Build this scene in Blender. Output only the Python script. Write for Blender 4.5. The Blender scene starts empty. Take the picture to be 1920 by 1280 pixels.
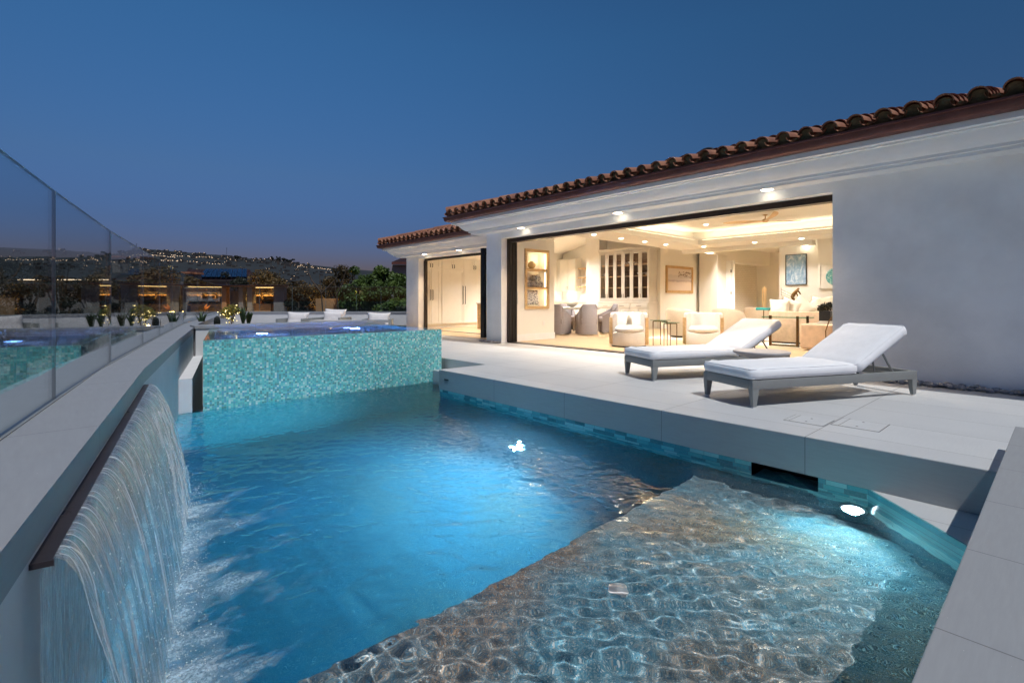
import bpy, bmesh, math, random
import numpy as np
from mathutils import Vector, Matrix, noise as mnoise
R = math.radians
sc = bpy.context.scene
C = sc.collection
rnd = random.Random(7)

# ------------------------------------------------------------------ materials
MATS = {}
class NT:
    def __init__(s, name):
        s.m = bpy.data.materials.new(name); s.m.use_nodes = True
        s.t = s.m.node_tree; s.t.nodes.clear()
        s.out = s.n('ShaderNodeOutputMaterial')
    def n(s, typ, **kw):
        nd = s.t.nodes.new(typ)
        for k, v in kw.items():
            if k.startswith('i_'):
                nd.inputs[k[2:].replace('_', ' ')].default_value = v
            else:
                setattr(nd, k, v)
        return nd
    def l(s, a, b): s.t.links.new(a, b)
    def coords(s, scale=(1, 1, 1), loc=(0, 0, 0), rot=(0, 0, 0), kind='Object'):
        tc = s.n('ShaderNodeTexCoord'); mp = s.n('ShaderNodeMapping')
        mp.inputs['Scale'].default_value = scale; mp.inputs['Location'].default_value = loc
        mp.inputs['Rotation'].default_value = rot
        s.l(tc.outputs[kind], mp.inputs['Vector']); return mp.outputs['Vector']
    def noise(s, vec, scale, detail=4, rough=.55, dist=0):
        n = s.n('ShaderNodeTexNoise'); n.inputs['Scale'].default_value = scale
        n.inputs['Detail'].default_value = detail; n.inputs['Roughness'].default_value = rough
        n.inputs['Distortion'].default_value = dist
        s.l(vec, n.inputs['Vector']); return n.outputs['Fac']
    def math(s, op, a, b=None, c=None, clamp=False):
        n = s.n('ShaderNodeMath', operation=op); n.use_clamp = clamp
        for i, v in enumerate((a, b, c)):
            if v is None: continue
            if isinstance(v, (int, float)): n.inputs[i].default_value = v
            else: s.l(v, n.inputs[i])
        return n.outputs[0]
    def ramp(s, fac, stops, interp='LINEAR'):
        n = s.n('ShaderNodeValToRGB'); cr = n.color_ramp; cr.interpolation = interp
        while len(cr.elements) < len(stops): cr.elements.new(.5)
        for e, (p, c) in zip(cr.elements, stops):
            e.position = p; e.color = (*c, 1) if len(c) == 3 else c
        s.l(fac, n.inputs['Fac']); return n.outputs['Color']
    def mix(s, fac, a, b, blend='MIX'):
        n = s.n('ShaderNodeMix', data_type='RGBA', blend_type=blend)
        for sock, v in ((n.inputs['Factor'], fac), (n.inputs['A'], a), (n.inputs['B'], b)):
            if isinstance(v, (int, float)): sock.default_value = v
            elif isinstance(v, tuple): sock.default_value = (*v, 1)
            else: s.l(v, sock)
        return n.outputs['Result']
    def bump(s, h, strength=.3, dist=.01):
        b = s.n('ShaderNodeBump'); b.inputs['Strength'].default_value = strength
        b.inputs['Distance'].default_value = dist; s.l(h, b.inputs['Height']); return b.outputs['Normal']
    def princ(s, col, rough=.5, metal=0, normal=None, **kw):
        p = s.n('ShaderNodeBsdfPrincipled')
        for k, v in (('Base Color', col), ('Roughness', rough), ('Metallic', metal)):
            if isinstance(v, (int, float)): p.inputs[k].default_value = v
            elif isinstance(v, tuple): p.inputs[k].default_value = (*v, 1)
            else: s.l(v, p.inputs[k])
        if normal is not None: s.l(normal, p.inputs['Normal'])
        for k, v in kw.items(): p.inputs[k.replace('_', ' ')].default_value = v
        s.l(p.outputs[0], s.out.inputs['Surface']); return p

def M(name, col, rough=.5, metal=0, var=.10, scale=6, bump=.15, bscale=90, stretch=(1, 1, 1), **kw):
    t = NT(name); v = t.coords(stretch)
    f = t.noise(v, scale, 6)
    lo = tuple(max(0, c * (1 - var)) for c in col); hi = tuple(min(1, c * (1 + var)) for c in col)
    c = t.ramp(f, [(.3, lo), (.7, hi)])
    nb = t.bump(t.noise(v, bscale, 4), bump, .004) if bump else None
    r = t.math('ADD', t.math('MULTIPLY', t.noise(v, scale * 2.3, 3), .16), max(0, rough - .08))
    t.princ(c, r, metal, nb, **kw)
    MATS[name] = t.m; return t.m

def emit(name, col, strength):
    t = NT(name); e = t.n('ShaderNodeEmission'); e.inputs['Color'].default_value = (*col, 1)
    e.inputs['Strength'].default_value = strength; t.l(e.outputs[0], t.out.inputs['Surface'])
    MATS[name] = t.m; return t.m

M('stucco', (.89, .885, .865), .9, var=.09, scale=1.5, bump=.6, bscale=26)
M('trim_white', (.85, .85, .84), .8, var=.04, scale=3, bump=.12, bscale=60)
M('interior_paint', (.84, .81, .745), .75, var=.015, scale=3, bump=.05)
M('ceiling_paint', (.84, .81, .745), .8, var=.015, bump=.03)
M('bronze_frame', (.045, .032, .025), .35, .6, var=.15, bump=.05)
M('black_frame', (.012, .012, .014), .4, .3, bump=.03)
M('lounger_metal', (.24, .25, .245), .5, .2, var=.05, bump=.06)
M('dark_metal', (.035, .03, .028), .4, .7, bump=.04)
M('oak', (.60, .40, .20), .45, var=.16, scale=3, stretch=(1, 1, 9), bump=.12, bscale=30)
M('frame_wood', (.47, .29, .12), .5, var=.2, scale=5, stretch=(3, 3, 1), bump=.15)
M('cabinet_white', (.82, .78, .69), .5, var=.02, bump=.02)
M('cabinet_grey', (.63, .60, .55), .5, var=.03, bump=.02)
M('quartz', (.78, .75, .69), .25, var=.06, scale=5, bump=0)
M('boucle', (.86, .82, .77), .95, var=.12, scale=120, bump=.9, bscale=160)
M('cream_velvet', (.66, .55, .42), .8, var=.05, scale=20, bump=.2, bscale=140)
M('cream_linen', (.80, .73, .61), .9, var=.06, scale=90, bump=.3, bscale=300)
M('grey_linen', (.33, .30, .31), .9, var=.08, scale=70, bump=.3, bscale=260)
M('suede', (.66, .49, .35), .85, var=.12, scale=9, bump=.2, bscale=150)
M('patio_cushion', (.70, .67, .67), .9, var=.05, scale=30, bump=.3, bscale=220)
M('patio_base', (.52, .49, .48), .8, var=.06, bump=.15)
M('copper_gutter', (.15, .055, .042), .45, .25, var=.25, scale=5, bump=.06)
M('stone_pebble', (.24, .245, .26), .55, var=.45, scale=9, bump=.15)
M('table_top', (.42, .39, .385), .55, var=.1, scale=8, bump=.1)
M('bronze_statue', (.16, .085, .03), .38, .85, var=.35, scale=25, bump=.15)
M('teal_lacquer', (.03, .35, .34), .25, var=.1, bump=0)
M('white_ceramic', (.8, .78, .74), .3, var=.04, bump=0)
M('terracotta', (.50, .16, .07), .7, var=.2, bump=.2)
M('bark', (.075, .05, .035), .9, var=.4, scale=14, stretch=(1, 1, .3), bump=.8, bscale=40)
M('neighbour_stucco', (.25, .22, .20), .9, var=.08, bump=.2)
M('alcove_wood', (.40, .22, .10), .7, var=.2, stretch=(1, 1, 6), bump=.1)
M('lip_metal', (.06, .05, .055), .3, .5, var=.2, bump=.05)
M('rug_wool', (.78, .72, .62), .95, var=.05, scale=40, bump=.4, bscale=200)
M('plastic_white', (.8, .79, .76), .4, var=.02, bump=0)
M('solar', (.012, .035, .10), .25, .3, var=.2, scale=3, bump=0)
M('flower_orange', (.75, .20, .02), .6, var=.2, bump=0)
M('black_plastic', (.02, .02, .022), .45, bump=0)
M('rear_stucco', (.62, .61, .62), .9, var=.05, scale=3, bump=.2, bscale=50)
emit('lamp_warm', (1, .86, .64), 6)
emit('cove_warm', (1, .84, .60), 6.5)
emit('niche_warm', (1, .78, .46), 4)
emit('alcove_strip', (1, .62, .22), 1.6)
emit('pool_lamp', (.70, .9, 1), 6)
emit('spa_lamp', (.18, .28, 1), 14)
emit('town_light', (1, .70, .46), 1.3)
emit('town_glow', (.9, .8, .75), .25)
emit('fairy', (1, .78, .30), 4)

def paver():
    t = NT('paver'); tc = t.n('ShaderNodeTexCoord'); sep = t.n('ShaderNodeSeparateXYZ'); t.l(tc.outputs['Object'], sep.inputs[0])
    x, y = sep.outputs[0], sep.outputs[1]
    def joint(c, period, off, w):
        f = t.math('FRACT', t.math('DIVIDE', t.math('ADD', c, off), period))
        d = t.math('MULTIPLY', t.math('MINIMUM', f, t.math('SUBTRACT', 1, f)), period)
        return t.math('LESS_THAN', d, w)
    j = t.math('MAXIMUM', joint(y, 1.176, -1.283 + 1.176 * 8, .0028), joint(x, .60, -4.05 - .30 + .6 * 20, .0024))
    ids = t.n('ShaderNodeTexWhiteNoise', noise_dimensions='2D')
    cb = t.n('ShaderNodeCombineXYZ')
    t.l(t.math('FLOOR', t.math('DIVIDE', t.math('ADD', x, -4.35 + 12), .6)), cb.inputs[0])
    t.l(t.math('FLOOR', t.math('DIVIDE', t.math('ADD', y, -1.283 + 1.176 * 8), 1.176)), cb.inputs[1])
    t.l(cb.outputs[0], ids.inputs['Vector'])
    v = t.coords((6, 60, 60)); g = t.noise(v, 1.4, 5, .65)
    v2 = t.coords(); big = t.noise(v2, 1.1, 5)
    base = t.ramp(g, [(.25, (.52, .525, .53)), (.75, (.60, .60, .595))])
    base = t.mix(t.math('MULTIPLY', ids.outputs['Value'], .5), base, (.46, .465, .47))
    base = t.mix(t.math('MULTIPLY', t.math('POWER', big, 1.5), .9), base, (.41, .41, .42))
    col = t.mix(j, base, (.16, .16, .16))
    h = t.math('SUBTRACT', t.math('MULTIPLY', g, .12), j)
    t.princ(col, t.math('ADD', t.math('MULTIPLY', big, .2), .42), 0, t.bump(h, .35, .003))
    return t.m
MATS['paver'] = paver()

def coping_mat(name, along, period, off, col=(.50, .505, .515)):
    t = NT(name); tc = t.n('ShaderNodeTexCoord'); sep = t.n('ShaderNodeSeparateXYZ'); t.l(tc.outputs['Object'], sep.inputs[0])
    c = sep.outputs['XY'.index(along)]
    f = t.math('FRACT', t.math('DIVIDE', t.math('ADD', c, off + period * 10), period))
    d = t.math('MULTIPLY', t.math('MINIMUM', f, t.math('SUBTRACT', 1, f)), period)
    j = t.math('LESS_THAN', d, .0022)
    v = t.coords((60, 6, 60) if along == 'Y' else (6, 60, 60)); g = t.noise(v, 1.3, 5, .6)
    big = t.noise(t.coords(), 1.7, 6)
    base = t.ramp(g, [(.25, tuple(x * .93 for x in col)), (.75, tuple(x * 1.06 for x in col))])
    base = t.mix(t.math('MULTIPLY', big, .35), base, tuple(x * .82 for x in col))
    spk = t.math('GREATER_THAN', t.noise(t.coords(), 160, 2), .78)
    base = t.mix(spk, base, (.8, .8, .8))
    c2 = t.mix(j, base, (.13, .13, .14))
    t.princ(c2, t.math('ADD', t.math('MULTIPLY', big, .22), .40), 0, t.bump(t.math('SUBTRACT', t.math('MULTIPLY', g, .1), j), .35, .003))
    MATS[name] = t.m
coping_mat('coping', 'Y', 1.22, .35, (.27, .275, .29))  # terrace stone darkened: the dimmer light on the coping is in its colour
coping_mat('coping_near', 'X', .60, .35, (.28, .285, .295))  # same darkening in place of weaker light

def mosaic(name, size, stops, grout, gw, axis='XZ', rough=.12, stagger=0):
    t = NT(name); tc = t.n('ShaderNodeTexCoord'); sep = t.n('ShaderNodeSeparateXYZ'); t.l(tc.outputs['Object'], sep.inputs[0])
    if axis == 'XZ': u, w = t.math('ADD', sep.outputs[0], t.math('MULTIPLY', sep.outputs[1], 1.0)), sep.outputs[2]
    elif axis == 'YZ': u, w = t.math('SUBTRACT', sep.outputs[1], t.math('MULTIPLY', sep.outputs[0], 1.0)), sep.outputs[2]
    u = t.math('ADD', u, 40); w = t.math('ADD', w, 20)
    row = t.math('FLOOR', t.math('DIVIDE', w, size[1]))
    if stagger:
        wn = t.n('ShaderNodeTexWhiteNoise', noise_dimensions='1D'); t.l(row, wn.inputs['W'])
        u = t.math('ADD', u, t.math('MULTIPLY', wn.outputs['Value'], size[0] * stagger))
    fu = t.math('DIVIDE', u, size[0]); fw = t.math('DIVIDE', w, size[1])
    cu, cw = t.math('FLOOR', fu), t.math('FLOOR', fw)
    cb = t.n('ShaderNodeCombineXYZ'); t.l(cu, cb.inputs[0]); t.l(cw, cb.inputs[1])
    wn = t.n('ShaderNodeTexWhiteNoise', noise_dimensions='2D'); t.l(cb.outputs[0], wn.inputs['Vector'])
    # a second, coarser draw pairs some tiles into upright or lying doubles
    def edge(f, s):
        fr = t.math('FRACT', f); return t.math('MULTIPLY', t.math('MINIMUM', fr, t.math('SUBTRACT', 1, fr)), s)
    d = t.math('MINIMUM', edge(fu, size[0]), edge(fw, size[1]))
    g = t.math('LESS_THAN', d, gw)
    col = t.ramp(wn.outputs['Value'], stops, 'CONSTANT')
    streak = t.noise(t.coords((30, 30, 30)), 2, 4)
    col = t.mix(t.math('MULTIPLY', streak, .25), col, (.75, .85, .85))
    c = t.mix(g, col, grout)
    tilt = t.n('ShaderNodeBump'); tilt.inputs['Strength'].default_value = .25; tilt.inputs['Distance'].default_value = .003
    t.l(t.math('ADD', t.math('SUBTRACT', 1, g), t.math('MULTIPLY', t.math('ADD', t.math('MULTIPLY', t.math('FRACT', fu), t.math('SUBTRACT', wn.outputs['Value'], .5)), 0), 1.2)), tilt.inputs['Height'])
    t.princ(c, t.math('ADD', t.math('MULTIPLY', g, .5), rough), 0, tilt.outputs[0], Coat_Weight=.3)
    MATS[name] = t.m
coping_mat('riser_shade_stone', 'Y', 1.176, -1.283, (.36, .365, .37))  # terrace stone again, darkened: the riser's shade is put into the colour
TEAL = [(0, (.015, .24, .22)), (.14, (.03, .42, .42)), (.34, (.05, .54, .52)), (.46, (.02, .34, .46)), (.58, (.10, .60, .55)), (.70, (.26, .66, .58)), (.80, (.40, .66, .60)), (.88, (.02, .42, .38)), (.96, (.60, .76, .70))]
mosaic('spa_mosaic', (.0262, .0245), TEAL, (.25, .46, .43), .0012)
mosaic('waterline_tile', (.13, .034), [(0, (.03, .20, .22)), (.14, (.10, .46, .46)), (.35, (.17, .58, .57)), (.55, (.05, .32, .36)), (.7, (.34, .66, .63)), (.88, (.04, .38, .42))], (.12, .22, .23), .0013, 'YZ', stagger=7)

def pebble_plaster():
    t = NT('pebble_plaster'); v = t.coords()
    vo = t.n('ShaderNodeTexVoronoi'); vo.inputs['Scale'].default_value = 210; t.l(v, vo.inputs['Vector'])
    sp = t.n('ShaderNodeSeparateXYZ'); t.l(vo.outputs['Color'], sp.inputs[0])
    c0 = t.ramp(sp.outputs[0], [(0, (.05, .17, .24)), (.25, (.10, .24, .30)), (.5, (.17, .29, .33)), (.7, (.05, .20, .30)), (.85, (.30, .34, .34)), (.94, (.50, .55, .55))], 'CONSTANT')
    c = t.ramp(sp.outputs[0], [(0, (.10, .18, .26)), (.25, (.20, .23, .24)), (.5, (.28, .28, .26)), (.64, (.12, .22, .33)), (.76, (.42, .22, .11)), (.93, (.52, .52, .50))], 'CONSTANT')
    big = t.noise(v, 2.6, 6)
    c1 = t.ramp(sp.outputs[0], [(0, (.10, .09, .08)), (.25, (.22, .15, .10)), (.5, (.34, .21, .12)), (.7, (.12, .14, .16)), (.84, (.46, .25, .12)), (.94, (.50, .48, .44))], 'CONSTANT')
    zone = t.math('MULTIPLY', t.math('SUBTRACT', t.noise(v, 1.1, 5, .6), .40), 4.5, clamp=True)
    c = t.mix(zone, c0, c1)
    c = t.mix(t.math('MULTIPLY', big, .35), c, (.13, .20, .24))
    t.princ(c, .7, 0, t.bump(vo.outputs['Distance'], .5, .006))
    MATS['pebble_plaster'] = t.m
pebble_plaster()

def wood_floor():
    t = NT('wood_floor'); v = t.coords()
    br = t.n('ShaderNodeTexBrick'); br.inputs['Scale'].default_value = 1; br.inputs['Brick Width'].default_value = 2.1; br.inputs['Row Height'].default_value = .19
    br.inputs['Mortar Size'].default_value = .002; br.inputs['Color1'].default_value = (.56, .40, .23, 1); br.inputs['Color2'].default_value = (.63, .46, .27, 1); br.inputs['Mortar'].default_value = (.25, .16, .08, 1)
    t.l(t.coords(rot=(0, 0, R(90))), br.inputs['Vector'])
    g = t.noise(t.coords((14, 1, 1)), 5, 6)
    c = t.mix(t.math('MULTIPLY', g, .35), br.outputs['Color'], (.45, .30, .15))
    t.princ(c, .32, 0, t.bump(g, .05, .003)); MATS['wood_floor'] = t.m
wood_floor()

def roof_tile():
    t = NT('roof_tile'); v = t.coords()
    f = t.noise(v, 3.1, 3); f2 = t.noise(v, 22, 5)
    c = t.ramp(f, [(.30, (.16, .06, .033)), (.5, (.31, .115, .058)), (.70, (.43, .20, .10))])
    c = t.mix(t.math('MULTIPLY', f2, .5), c, (.12, .06, .045))
    t.princ(c, .75, 0, t.bump(f2, .4, .006)); MATS['roof_tile'] = t.m
    M('mortar', (.17, .115, .055), .95, var=.4, scale=16, bump=.8, bscale=30)
roof_tile()

def white_brick():
    t = NT('white_brick'); br = t.n('ShaderNodeTexBrick'); br.inputs['Scale'].default_value = 1
    br.inputs['Brick Width'].default_value = .24; br.inputs['Row Height'].default_value = .075; br.inputs['Mortar Size'].default_value = .006
    br.inputs['Color1'].default_value = (.84, .79, .70, 1); br.inputs['Color2'].default_value = (.80, .75, .66, 1); br.inputs['Mortar'].default_value = (.66, .60, .50, 1)
    tc = t.n('ShaderNodeTexCoord'); sep = t.n('ShaderNodeSeparateXYZ'); t.l(tc.outputs['Object'], sep.inputs[0])
    cb = t.n('ShaderNodeCombineXYZ'); t.l(t.math('SUBTRACT', sep.outputs[0], sep.outputs[1]), cb.inputs[0]); t.l(sep.outputs[2], cb.inputs[1])
    t.l(cb.outputs[0], br.inputs['Vector'])
    t.princ(br.outputs['Color'], .7, 0, t.bump(br.outputs['Fac'], -.5, .006)); MATS['white_brick'] = t.m
white_brick()

def glass_mat(name, tint, rough=0.0, ior=1.5, boost=1.0):
    t = NT(name); fr = t.n('ShaderNodeFresnel'); ge = t.n('ShaderNodeNewGeometry')
    t.l(t.math('ADD', ior, t.math('MULTIPLY', ge.outputs['Backfacing'], 1 / ior - ior)), fr.inputs['IOR'])
    tr = t.n('ShaderNodeBsdfTransparent'); tr.inputs['Color'].default_value = (*tint, 1)
    gl = t.n('ShaderNodeBsdfGlossy'); gl.inputs['Roughness'].default_value = rough
    mx = t.n('ShaderNodeMixShader'); t.l(t.math('MULTIPLY', fr.outputs[0], boost, clamp=True), mx.inputs[0]); t.l(tr.outputs[0], mx.inputs[1]); t.l(gl.outputs[0], mx.inputs[2])
    t.l(mx.outputs[0], t.out.inputs['Surface']); MATS[name] = t.m
glass_mat('pane_glass', (.90, .945, .955))
glass_mat('table_glass', (.55, .80, .72))
glass_mat('cabinet_glass', (.95, .95, .95))
M('glass_edge', (.22, .28, .30), .2, bump=0)
M('walnut', (.17, .10, .055), .5, var=.2, bump=.05)
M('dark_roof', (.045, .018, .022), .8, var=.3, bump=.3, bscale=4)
M('hill_house', (.03, .028, .03), .9, bump=0)
M('amber_glass', (.62, .45, .22), .12, var=.1, bump=0)

def leaf(name, cols, trans=.25):
    t = NT(name); oi = t.n('ShaderNodeAttribute', attribute_name='shade')
    c = t.ramp(oi.outputs['Fac'], [(i / max(1, len(cols) - 1), c) for i, c in enumerate(cols)])
    p = t.n('ShaderNodeBsdfPrincipled'); t.l(c, p.inputs['Base Color']); p.inputs['Roughness'].default_value = .6
    tl = t.n('ShaderNodeBsdfTranslucent'); t.l(c, tl.inputs['Color'])
    mx = t.n('ShaderNodeMixShader'); mx.inputs[0].default_value = trans; t.l(p.outputs[0], mx.inputs[1]); t.l(tl.outputs[0], mx.inputs[2])
    t.l(mx.outputs[0], t.out.inputs['Surface']); MATS[name] = t.m
leaf('leaf_brown', [(.045, .03, .008), (.10, .06, .014), (.15, .09, .02)])
leaf('leaf_green', [(.03, .06, .012), (.07, .12, .02), (.14, .20, .035)])
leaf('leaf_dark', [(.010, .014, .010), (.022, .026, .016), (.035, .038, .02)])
leaf('leaf_gold', [(.06, .09, .015), (.22, .20, .03), (.38, .30, .06)])
leaf('leaf_strap', [(.02, .05, .02), (.05, .10, .04), (.10, .12, .05)])

# ------------------------------------------------------------------ objects
def setp(o, label=None, cat=None, group=None, kind=None):
    if label: o['label'] = label
    if cat: o['category'] = cat
    if group: o['group'] = group
    if kind: o['kind'] = kind
    return o
def thing(name, label, cat, loc=(0, 0, 0), rz=0, group=None):
    o = bpy.data.objects.new(name, None); C.objects.link(o); o.location = loc; o.rotation_euler = (0, 0, rz)
    o.empty_display_size = .1
    return setp(o, label, cat, group)
def world_of(o):
    m = Matrix.LocRotScale(o.location, o.rotation_euler, o.scale)
    return world_of(o.parent) @ m if o.parent else m

class MB:
    """Collects shapes; build() links them as one mesh object."""
    def __init__(s): s.bm = bmesh.new(); s.mi = 0
    def face(s, pts):
        vs = [s.bm.verts.new(p) for p in pts]; f = s.bm.faces.new(vs); f.material_index = s.mi; return f
    def grid(s, rows, closed=False):
        vs = [[s.bm.verts.new(p) for p in r] for r in rows]
        for i in range(len(vs) - 1):
            n = len(vs[i]); last = n if closed else n - 1
            for j in range(last):
                f = s.bm.faces.new((vs[i][j], vs[i][(j + 1) % n], vs[i + 1][(j + 1) % n], vs[i + 1][j])); f.material_index = s.mi
        return vs
    def prism(s, poly, z0, z1):
        a = [s.bm.verts.new((x, y, z0)) for x, y in poly]; b = [s.bm.verts.new((x, y, z1)) for x, y in poly]
        n = len(poly); area = sum(poly[i][0] * poly[(i + 1) % n][1] - poly[(i + 1) % n][0] * poly[i][1] for i in range(n))
        fs = []
        if area < 0: a.reverse(); b.reverse()
        fs.append(s.bm.faces.new(a[::-1])); fs.append(s.bm.faces.new(b))
        for i in range(n): fs.append(s.bm.faces.new((a[i], a[(i + 1) % n], b[(i + 1) % n], b[i])))
        for f in fs: f.material_index = s.mi
        return s
    def box(s, x0, x1, y0, y1, z0, z1, bev=0, seg=2):
        x0, x1 = min(x0, x1), max(x0, x1); y0, y1 = min(y0, y1), max(y0, y1); z0, z1 = min(z0, z1), max(z0, z1)
        if not bev: return s.prism([(x0, y0), (x1, y0), (x1, y1), (x0, y1)], z0, z1)
        t = bmesh.new(); bmesh.ops.create_cube(t, size=1)
        for v in t.verts: v.co = Vector(((x0 + x1) / 2 + v.co.x * (x1 - x0), (y0 + y1) / 2 + v.co.y * (y1 - y0), (z0 + z1) / 2 + v.co.z * (z1 - z0)))
        bmesh.ops.bevel(t, geom=list(t.edges), offset=bev, segments=seg, affect='EDGES', profile=.5)
        s.add(t); return s
    def add(s, t, mat=None):
        t.verts.index_update(); mp = [s.bm.verts.new(mat @ v.co if mat else v.co) for v in t.verts]
        for f in t.faces:
            try:
                g = s.bm.faces.new([mp[v.index] for v in f.verts]); g.material_index = s.mi
            except ValueError: pass
        t.free(); return s
    def obox(s, mat, sx, sy, sz, bev=0, seg=2):
        t = bmesh.new(); bmesh.ops.create_cube(t, size=1)
        for v in t.verts: v.co = Vector((v.co.x * sx, v.co.y * sy, v.co.z * sz))
        if bev: bmesh.ops.bevel(t, geom=list(t.edges), offset=bev, segments=seg, affect='EDGES', profile=.5)
        return s.add(t, mat)
    def tube(s, pts, r, n=8, caps=True):
        pts = [Vector(p) for p in pts]; rr = r if isinstance(r, (list, tuple)) else [r] * len(pts)
        rows = []; up = None
        for i, p in enumerate(pts):
            d = (pts[min(i + 1, len(pts) - 1)] - pts[max(i - 1, 0)]).normalized()
            if up is None: up = d.orthogonal().normalized()
            a = (up - d * up.dot(d)); a = a.normalized() if a.length > 1e-6 else d.orthogonal().normalized()
            up = a; b = d.cross(a)
            rows.append([p + (a * math.cos(2 * math.pi * k / n) + b * math.sin(2 * math.pi * k / n)) * rr[i] for k in range(n)])
        vs = s.grid(rows, True)
        if caps:
            s.bm.faces.new(vs[0][::-1]).material_index = s.mi; s.bm.faces.new(vs[-1]).material_index = s.mi
        return s
    def lathe(s, prof, c=(0, 0, 0), n=32, sx=1, sy=1):
        rows = [[(c[0] + r * sx * math.cos(2 * math.pi * k / n), c[1] + r * sy * math.sin(2 * math.pi * k / n), c[2] + z) for k in range(n)] for r, z in prof]
        vs = s.grid(rows, True)
        if prof[0][0] > 1e-5: s.bm.faces.new(vs[0][::-1]).material_index = s.mi
        if prof[-1][0] > 1e-5: s.bm.faces.new(vs[-1]).material_index = s.mi
        return s
    def sweep(s, prof, path, cap=True):
        """prof: closed (offset, z) loop, offset to the left of the path; mitred at corners."""
        P = [Vector(p) for p in path]; rows = []
        for i, p in enumerate(P):
            d0 = (P[i] - P[i - 1]).normalized() if i else (P[1] - P[0]).normalized()
            d1 = (P[i + 1] - P[i]).normalized() if i + 1 < len(P) else d0
            n0, n1 = Vector((-d0.y, d0.x)), Vector((-d1.y, d1.x))
            m = (n0 + n1); m = m / (m.length_squared / 2) if m.length > 1e-6 else n0
            rows.append([(p.x + m.x * o, p.y + m.y * o, z) for o, z in prof])
        vs = s.grid(rows, True)
        if cap:
            s.bm.faces.new(vs[0][::-1]); s.bm.faces.new(vs[-1])
        return s
    def build(s, name, mat, parent=None, smooth=None, local=False, origin=None):
        bm = s.bm
        bmesh.ops.recalc_face_normals(bm, faces=bm.faces)
        me = bpy.data.meshes.new(name)
        if parent is not None and not local:
            bm.transform(world_of(parent).inverted())
        off = Vector((0, 0, 0))
        if parent is None:
            if origin is None:
                co = [v.co for v in bm.verts]
                lo = Vector([min(c[i] for c in co) for i in range(3)]); hi = Vector([max(c[i] for c in co) for i in range(3)])
                off = Vector(((lo.x + hi.x) / 2, (lo.y + hi.y) / 2, lo.z))
            else: off = Vector(origin)
            bm.transform(Matrix.Translation(-off))
        bm.to_mesh(me); bm.free()
        for m in (mat if isinstance(mat, (list, tuple)) else [mat]): me.materials.append(MATS[m] if isinstance(m, str) else m)
        if smooth is not None:
            me.shade_smooth()
            if smooth < 180: me.set_sharp_from_angle(angle=R(smooth))
        o = bpy.data.objects.new(name, me); C.objects.link(o); o.location = off
        if parent is not None: o.parent = parent
        return o
def box(name, mat, *a, parent=None, bev=0, local=False, seg=2):
    return MB().box(*a, bev=bev, seg=seg).build(name, mat, parent, smooth=40 if bev else None, local=local)
def structure(o): o['kind'] = 'structure'; return o
def lamp(name, typ, loc, energy, col, size=.1, target=None, parent=None, angle=None, blend=.5, **kw):
    l = bpy.data.lights.new(name, typ); l.energy = energy; l.color = col
    if typ == 'AREA': l.shape = 'DISK'; l.size = size; l.spread = R(125)
    elif typ in ('POINT', 'SPOT'): l.shadow_soft_size = size
    if typ == 'SPOT': l.spot_size = R(angle); l.spot_blend = blend
    for k, v in kw.items(): setattr(l, k, v)
    o = bpy.data.objects.new(name, l); C.objects.link(o)
    M4 = Matrix.Translation(loc)
    if target is not None:
        M4 = M4 @ (Vector(target) - Vector(loc)).to_track_quat('-Z', 'Y').to_matrix().to_4x4()
    if parent is not None:
        o.parent = parent; M4 = world_of(parent).inverted() @ M4
    o.matrix_local = M4
    return o
def copy_tree(o, parent=None, label=None, loc=None, rz=None, group=None):
    c = o.copy(); C.objects.link(c); c.parent = parent
    for ch in list(o.children): copy_tree(ch, c)
    if label: c['label'] = label
    if loc is not None: c.location = loc
    if rz is not None: c.rotation_euler = (0, 0, rz)
    if group: c['group'] = group
    return c
# the photograph's measured camera frame: used to work out where far things stand
FW, RT = Vector((.6705, .742, 0)), Vector((.742, -.6705, 0))
def at(px, py, dep):
    return FW * dep + RT * ((px - 960) / 940 * dep) + Vector((0, 0, 1 + (562 - py) / 940 * dep))

# ------------------------------------------------------------------ camera
cam = bpy.data.cameras.new('camera'); co = bpy.data.objects.new('camera', cam); C.objects.link(co)
cam.sensor_width = 36; cam.lens = 940 / 1920 * 36; cam.shift_y = -78 / 1920; cam.clip_end = 6000; cam.clip_start = .05
co.location = (0, 0, 1); co.rotation_euler = (R(90), 0, math.atan2(-FW.x, FW.y))
sc.camera = co
# ------------------------------------------------------------------ terrace, pool basin
WL = -.36                                            # water level
def P(m, polys, mat, name):
    for poly, z0, z1 in polys: m.prism(poly, z0, z1)
    return structure(m.build(name, mat, origin=(0, 0, 0)))
deck_poly = [(4.05, -7), (9.3, -7), (9.3, 18.3), (4.75, 22.3), (1.95, 10.0), (4.93, 10.0), (4.9, 6.03), (4.05, 6.03)]
P(MB(), [(deck_poly, -.275, 0)], 'paver', 'terrace_floor')
m = MB(); m.box(4.044, 4.0495, -1, 6.03, -.2745, -.0035); m.box(4.044, 4.8945, 6.0302, 6.036, -.2745, -.0035); structure(m.build('terrace_edge_wall', 'riser_shade_stone', origin=(0, 0, 0)))
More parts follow.
